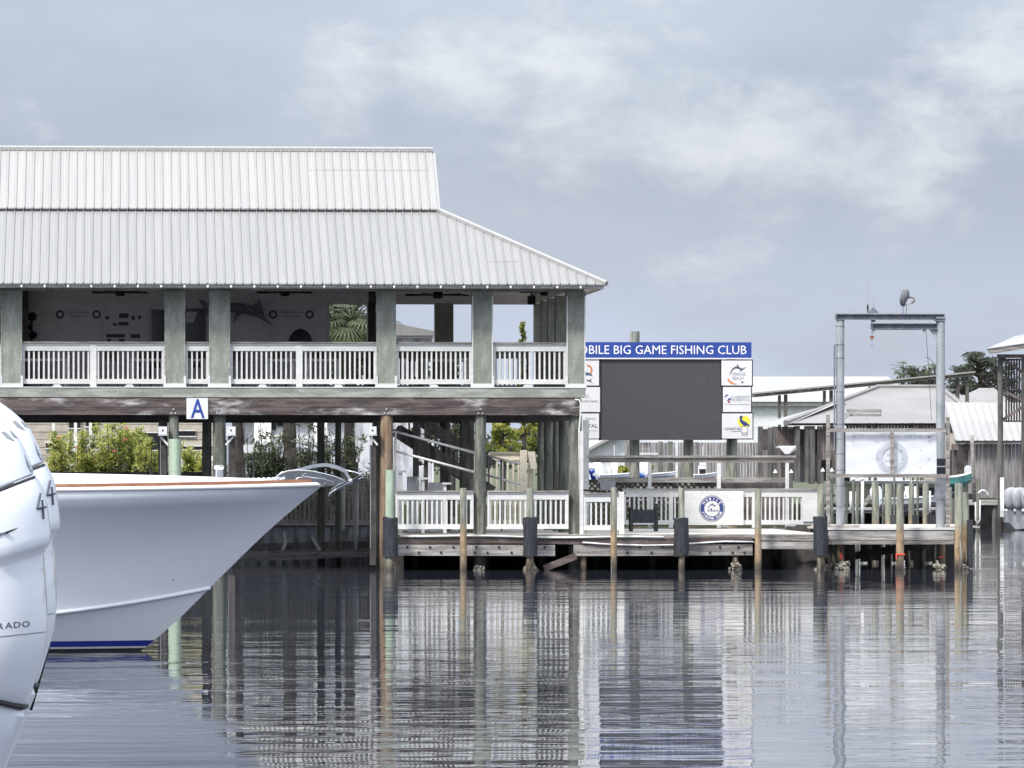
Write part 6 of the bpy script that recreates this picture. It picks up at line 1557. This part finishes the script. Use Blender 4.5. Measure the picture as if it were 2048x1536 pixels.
pine(1832, 380, 735, 44, 765, 'small dark pine seen inside the gantry', 64, 18)
pine(1857, 378, 742, 40, 790, 'small round-topped tree left of the right gantry post', 65, 18)
palm(1806, 340, 735, 'windswept palm seen inside the gantry', 4, .62, 12, 8, 1.4, z0=.75)
palm(1868, 345, 728, 'windswept palm touching the right gantry post', 4, .62, 12, 9, 1.4, z0=.75)
rg = random.Random(77); mb = MB()
for i in range(70):
    px = 1780 + i * 4.2; leaves(mb, rg, (PX(px, 400), 400 + rg.uniform(-3, 3), PZ(rg.uniform(785, 850), 400)), (1.3, 1.3, 1.1), 60, .4, .2)
for i in range(60):
    px = 780 + i * 7; leaves(mb, rg, (PX(px, 420), 420 + rg.uniform(-3, 3), PZ(rg.uniform(880, 925), 420)), (1.5, 1.5, 1.2), 60, .4, .2)
mb.build('far_wood', 'leaf_pine', None, 'distant low woodland behind the boathouses', 'woodland', kind='stuff')
# houses between the pines and the boathouse
for (a, b_, c, d_, ap, Y, lab) in ((1880, 805, 1960, 790, 1915, 330, 'small pale hip-roofed house right of the gantry post'), (1925, 806, 2010, 776, 1975, 335, 'pale roofed house below the tallest pine')):
    t = thing('far_house', lab, 'house', P((a + c) / 2, 960, Y), 'houses on the far bank')
    q4(MB(), [(a - 30, b_, Y), (c + 12, b_, Y), (ap + 14, d_, Y + 5), (ap - 16, d_, Y + 5)]).build('roof', 'roof_grey', t); MB().pbox(a - 26, b_ + .5, c + 8, 960, Y + .4, 9).build('wall', 'siding_beige', t)

# ---------------------------------------------------------------- piles, boats and clutter on the water behind
BP = [(1744, 1759, 964, 168, 'pile_grey'), (1770, 1785, 968, 166, 'pile_grey'), (1764, 1768, 969, 196, 'pile_dark'), (1817, 1829, 967, 170, 'pile_grey'), (1846, 1859, 966, 169, 'pile_grey'), (1661, 1667, 966, 200, 'pile_dark'), (1786, 1791, 945, 205, 'pile_dark'), (1833, 1838, 955, 210, 'pile_dark'), (1712, 1719, 966, 190, 'pile_dark'), (1657, 1664, 958, 210, 'pile_dark'), (1800, 1806, 985, 185, 'pile_grey'), (1897, 1905, 975, 180, 'pile_grey'), (1690, 1696, 975, 215, 'pile_dark')]
for i, (a, c, yt, Y, mt_) in enumerate(BP):
    big = c - a > 10
    t = thing('back_pile', ('stout grey-green pile' if big else 'thin dark pile') + ' in the water behind the gantry, %s from the left' % ['fourth', 'fifth stout', 'sixth', 'seventh stout', 'eighth stout', 'first', 'ninth', 'tenth', 'third', 'nearest', 'eleventh', 'by the right post', 'second'][i], 'piling', (PX((a + c) / 2, Y), Y, 0), 'piles behind the gantry')
    pile(t, a, c, yt, Y, mt_, name='shaft')
    if big and i in (1, 3, 4):
        MB().pbox(c - 4, 1030, c + 7, 1056, Y - .05, .25).build('fender', 'black_wrap', t)
for i, (a, c, y0, y1, Y) in enumerate(((1699, 1704, 983, 1026, 195), (1711, 1716, 983, 1036, 192), (1722, 1728, 962, 1036, 190), (1858, 1862, 982, 1026, 190), (1656, 1660, 994, 1030, 200))):
    MB().tube([P((a + c) / 2, 1054 if y1 > 1030 else y1, Y), P((a + c) / 2, y0, Y)], (c - a) / 2 / (FPX / Y), 8).build('guide_pole', 'pipe_white', None, 'white lift guide pole behind the gantry, ' + ['first', 'second', 'tallest', 'one by the right post', 'one by the wrapped pile'][i], 'pole', 'white lift guide poles behind the gantry', smooth=True)
caps = ((1646, 942), (1664, 942), (1707, 958), (1724, 958), (1551, 945), (1583, 945))
for i, (a, y) in enumerate(caps):
    Y = 215.0; t = thing('capped_pile', 'dark pile with pale conical cap, ' + ['left of the left gantry post', 'touching the left gantry post', 'inside the gantry, left one', 'inside the gantry, right one', 'behind the handrail frame, left one', 'behind the handrail frame, right one'][i], 'piling', (PX(a, Y), Y, 0), 'capped piles on the far side')
    pile(t, a - 3.2, a + 3.2, y + 1, Y, 'pile_dark', name='shaft')
    c = P(a, y + 1, Y); MB().loft([[c + Vector((r * math.cos(2*PI*k_/10), .06 + r * math.sin(2*PI*k_/10), dz)) for k_ in range(10)] for r, dz in ((.08, 0), (.075, .02), (.01, .13))]).build('cap', 'white_paint', t)

def small_boat(px0, px1, y_sheer, y_keel, Y, hull_mt, lab, flip=False, engine=True, console=True, lift=True):
    t = thing('moored_boat', lab, 'boat', P((px0 + px1) / 2, y_keel, Y), 'small boats on the far side')
    a, c = PX(px0, Y), PX(px1, Y); zt2, zb2 = PZ(y_sheer, Y), PZ(y_keel, Y); L = c - a; rings = []
    for i in range(11):
        f = i / 10; x = (a + L * f) if not flip else (c - L * f); w = 1.0 * (1 - f ** 2.6) + .02; rise = (zt2 - zb2) * .35 * f * f
        rings.append([Vector((x, Y + q * w, lerp(zt2, zb2, h_) + rise + (.5 * (zt2 - zb2) * f ** 3 if h_ == 1 else 0))) for q, h_ in ((-1, 0), (-.93, .45), (0, 1), (.93, .45), (1, 0))])
    MB().loft(rings).build('hull', hull_mt, t, smooth=False)
    mb_ = MB(); mb_.tube([r[0] for r in rings], .03, 5); mb_.tube([r[4] for r in rings], .03, 5); mb_.build('gunwale', 'white_paint', t)
    xs = (lambda f: a + L * f) if not flip else (lambda f: c - L * f)
    if console:
        MB().box(xs(.38), xs(.52), Y - .35, Y + .35, zt2 - .1, zt2 + .55).build('console', 'gelcoat_deck', t); MB().box(xs(.28), xs(.35), Y - .3, Y + .3, zt2 - .1, zt2 + .35).build('seat', 'gelcoat_deck', t)
        MB().tube([(xs(.45), Y, zt2 + .5), (xs(.45), Y, zt2 + 1.3)], .015, 5).build('antenna', 'pipe_white', t)
    if engine:
        MB().loft([[Vector((xs(-.02) + rx * math.cos(2*PI*k_/10), Y + rx * .8 * math.sin(2*PI*k_/10), zt2 + dz)) for k_ in range(10)] for rx, dz in ((.08, -.6), (.14, -.1), (.26, 0), (.28, .35), (.18, .55), (.03, .58))]).build('engine', 'engine_white', t, smooth=True)
    if lift: MB().box(a, c, Y - .3, Y + .3, zb2 - .25, zb2 - .05).build('lift_bunk', 'dark_timber', t)
small_boat(1885, 1946, 955, 985, 250, 'teal_hull', 'teal-hulled boat with white gunwale on a lift at the right', engine=False, console=False)
small_boat(1196, 1268, 950, 962, 262, 'gelcoat', 'long white skiff left of the post under the screen', flip=False)
small_boat(1290, 1352, 948, 960, 262, 'gelcoat', 'white skiff between the two dark posts under the screen', console=False)
small_boat(1384, 1432, 950, 962, 262, 'gelcoat', 'white skiff with stacked seats below the screen', engine=False)
small_boat(1755, 1905, 998, 1022, 262, 'gelcoat', 'long pale boat on a lift seen between the gantry posts')
t = thing('white_outboard', 'white and blue outboard cowl at the corner beside the white pole', 'outboard', P(1190, 962, 262)); Y = 262
c = P(1189, 945, Y)
MB().loft([[c + Vector((rx * math.cos(2*PI*k_/12), rx * .6 * math.sin(2*PI*k_/12), dz)) for k_ in range(12)] for rx, dz in ((.12, -.4), (.22, -.05), (.30, .0), (.32, .12))]).build('lower_cowl', 'boot_navy', t, smooth=True)
MB().loft([[c + Vector((rx * math.cos(2*PI*k_/12), rx * .6 * math.sin(2*PI*k_/12), dz)) for k_ in range(12)] for rx, dz in ((.32, .121), (.31, .32), (.22, .4), (.03, .41))]).build('cowl', 'engine_white', t, smooth=True)
t = thing('stacked_boxes', 'two white cooler boxes stacked on the skiff below the screen', 'boxes', P(1407, 953, 262)); MB().pbox(1400, 920, 1412, 930, 261.4, .4).build('box', 'panel_white', t); MB().pbox(1398, 931, 1412, 938, 261.3, .5).build('box', 'panel_white', t); MB().pbox(1400, 938.5, 1411, 948, 261.4, .4).build('stand', 'black_metal', t)
t = thing('white_machine', 'white box-shaped engine cover standing above the teal boat', 'box', P(1938, 955, 251)); MB().pprism([(1932, 952), (1932, 936), (1937, 931), (1946, 931), (1946, 952)], 251, .5).build('cover', 'panel_white', t); MB().pbox(1934, 952.3, 1944, 957, 251.1, .3).build('stand', 'black_metal', t)
MB().tube([P(1949, 1004, 246), P(1946, 930, 246), P(1944, 870, 246)], .08, 8).build('leaning_pole', 'grey_timber', None, 'thin leaning pole in front of the board boathouse', 'pole', smooth=True)
t = thing('dock_crane', 'rusty post with pale hose coil in front of the board boathouse', 'post', P(1957, 1056, 247)); pile(t, 1952, 1962, 958, 247, 'pile_dark', name='shaft')
MB().tube([P(1960 + 6 + 9 * math.cos(a), 990 - 9 * math.sin(a), 246.8) for a in [PI * .9 - i * .25 for i in range(13)]], .05, 6).build('hose', 'rope_white', t, smooth=True); MB().tube([P(1951, 985, 246.8), P(1951, 1040, 246.8), P(1955, 1047, 246.8), P(1960, 1040, 246.8), P(1960, 1000, 246.8)], .03, 6).build('hose', 'rope_white', t, smooth=True)
# cloth-covered outboards at the far right
cv = []
for i, (px, lab) in enumerate(((2020, 'grey cloth-covered outboard, leftmost of three at the right edge'), (2036, 'grey cloth-covered outboard, middle of three at the right edge'), (2054, 'grey cloth-covered outboard cut by the right edge'))):
    Y = 245 - i * .7; t = thing('covered_outboard', lab, 'outboard', P(px, 1050, Y), 'covered outboards at the right edge'); rg = random.Random(i + 3); rings = []
    for (rx, py, dx) in ((5, 1018, 2), (9, 1014, 1), (11, 1005, 0), (12, 992, -1), (12, 984, 0), (10, 978, 2), (6, 975.5, 4), (1, 975, 5)):
        c = P(px + dx, py, Y); rings.append([c + Vector((rx / 49 * math.cos(2*PI*k_/14) * rg.uniform(.93, 1.07), rx / 49 * 1.2 * math.sin(2*PI*k_/14), rg.uniform(-.02, .02))) for k_ in range(14)])
    MB().loft(rings).build('cover', 'cover_grey', t, smooth=True); MB().pprism([(px - 4, 1018), (px + 8, 1018), (px + 6, 1045), (px, 1045)], Y - .1, .2).build('leg', 'engine_grey', t)
t = thing('far_right_hull', 'pale grey boat stern below the covered outboards at the right edge', 'boat', P(2060, 1052, 246.5))
MB().pprism([(2018, 1022), (2140, 1018), (2140, 1058), (2030, 1058), (2020, 1045)], 246.2, 2.4).build('hull', 'cover_grey', t); MB().pbox(2018, 1019, 2140, 1022.5, 246.1, 2.5).build('gunwale', 'gelcoat_deck', t)
# far-bank dock and low yellow boat shed behind the piles
fd = thing('far_dock', 'low timber dock along the far bank behind the gantry', 'dock', P(1750, 1040, 280)); Y = 276
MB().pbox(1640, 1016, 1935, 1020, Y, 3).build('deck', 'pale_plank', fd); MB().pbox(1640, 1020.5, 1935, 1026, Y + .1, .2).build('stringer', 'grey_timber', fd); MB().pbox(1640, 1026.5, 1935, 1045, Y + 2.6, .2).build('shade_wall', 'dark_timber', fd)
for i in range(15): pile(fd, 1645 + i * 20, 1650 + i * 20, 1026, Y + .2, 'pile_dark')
ys = thing('yellow_shed', 'low cream-walled shed behind the piles on the far bank', 'shed', P(1780, 1010, 296)); MB().pbox(1690, 968, 1905, 1010, 296, 4).build('wall', 'cream_paint', ys); MB().pbox(1685, 962, 1910, 968, 295.6, 5).build('roof', 'white_paint', ys)
for a in (1752, 1805, 1840): MB().pbox(a, 975, a + 30, 990, 295.9, .08).build('window', 'dark_glass', ys)
MB().beam(P(1726, 1012, 240), P(1741, 992, 240), .15, .15).build('diagonal_strut', 'grey_timber', None, 'diagonal grey strut behind the left gantry post', 'strut')

# person in blue crouching on the far dock below the screen
def person():
    Y = 262.0; t = thing('person', 'person in blue clothes and pale cap crouching on a skiff below the screen', 'person', P(1283, 956, Y))
    v = [P(1283, 951.5, Y), P(1281.5, 947, Y), P(1280.5, 943, Y), P(1280.5, 940.5, Y), P(1280.5, 937.5, Y), P(1278.6, 943, Y), P(1277.5, 948, Y), P(1281, 951, Y - .15), P(1283.5, 943.5, Y), P(1286.5, 947.5, Y), P(1288, 951, Y),
         P(1279.5, 952, Y - .1), P(1277.5, 955.5, Y), P(1286.8, 951.5, Y - .1), P(1290, 955.5, Y)]
    e = [(0,1),(1,2),(2,3),(3,4),(2,5),(5,6),(6,7),(2,8),(8,9),(9,10),(0,11),(11,12),(0,13),(13,14)]
    r = [.15,.15,.14,.06,.09,.07,.05,.04,.07,.05,.04,.09,.06,.09,.06]
    o = WLOC[t]; me = bpy.data.meshes.new('body'); me.from_pydata([tuple(p - o) for p in v], e, [])
    ob = link('body', me, o, t); me.materials.append(M['cloth_blue'])
    sk = ob.modifiers.new('skin', 'SKIN'); sb = ob.modifiers.new('sub', 'SUBSURF'); sb.levels = sb.render_levels = 1
    for i, q in enumerate(me.skin_vertices[0].data): q.radius = (r[i], r[i]); q.use_root = i == 0
    MB().ball(P(1280.7, 937.6, Y), (.10, .11, .13), 10, 8).build('head', 'skin', t, smooth=True); MB().ball(P(1280.4, 935.8, Y), (.12, .13, .07), 10, 6).build('cap', 'gelcoat_deck', t, smooth=True)
person()
fix_normals()
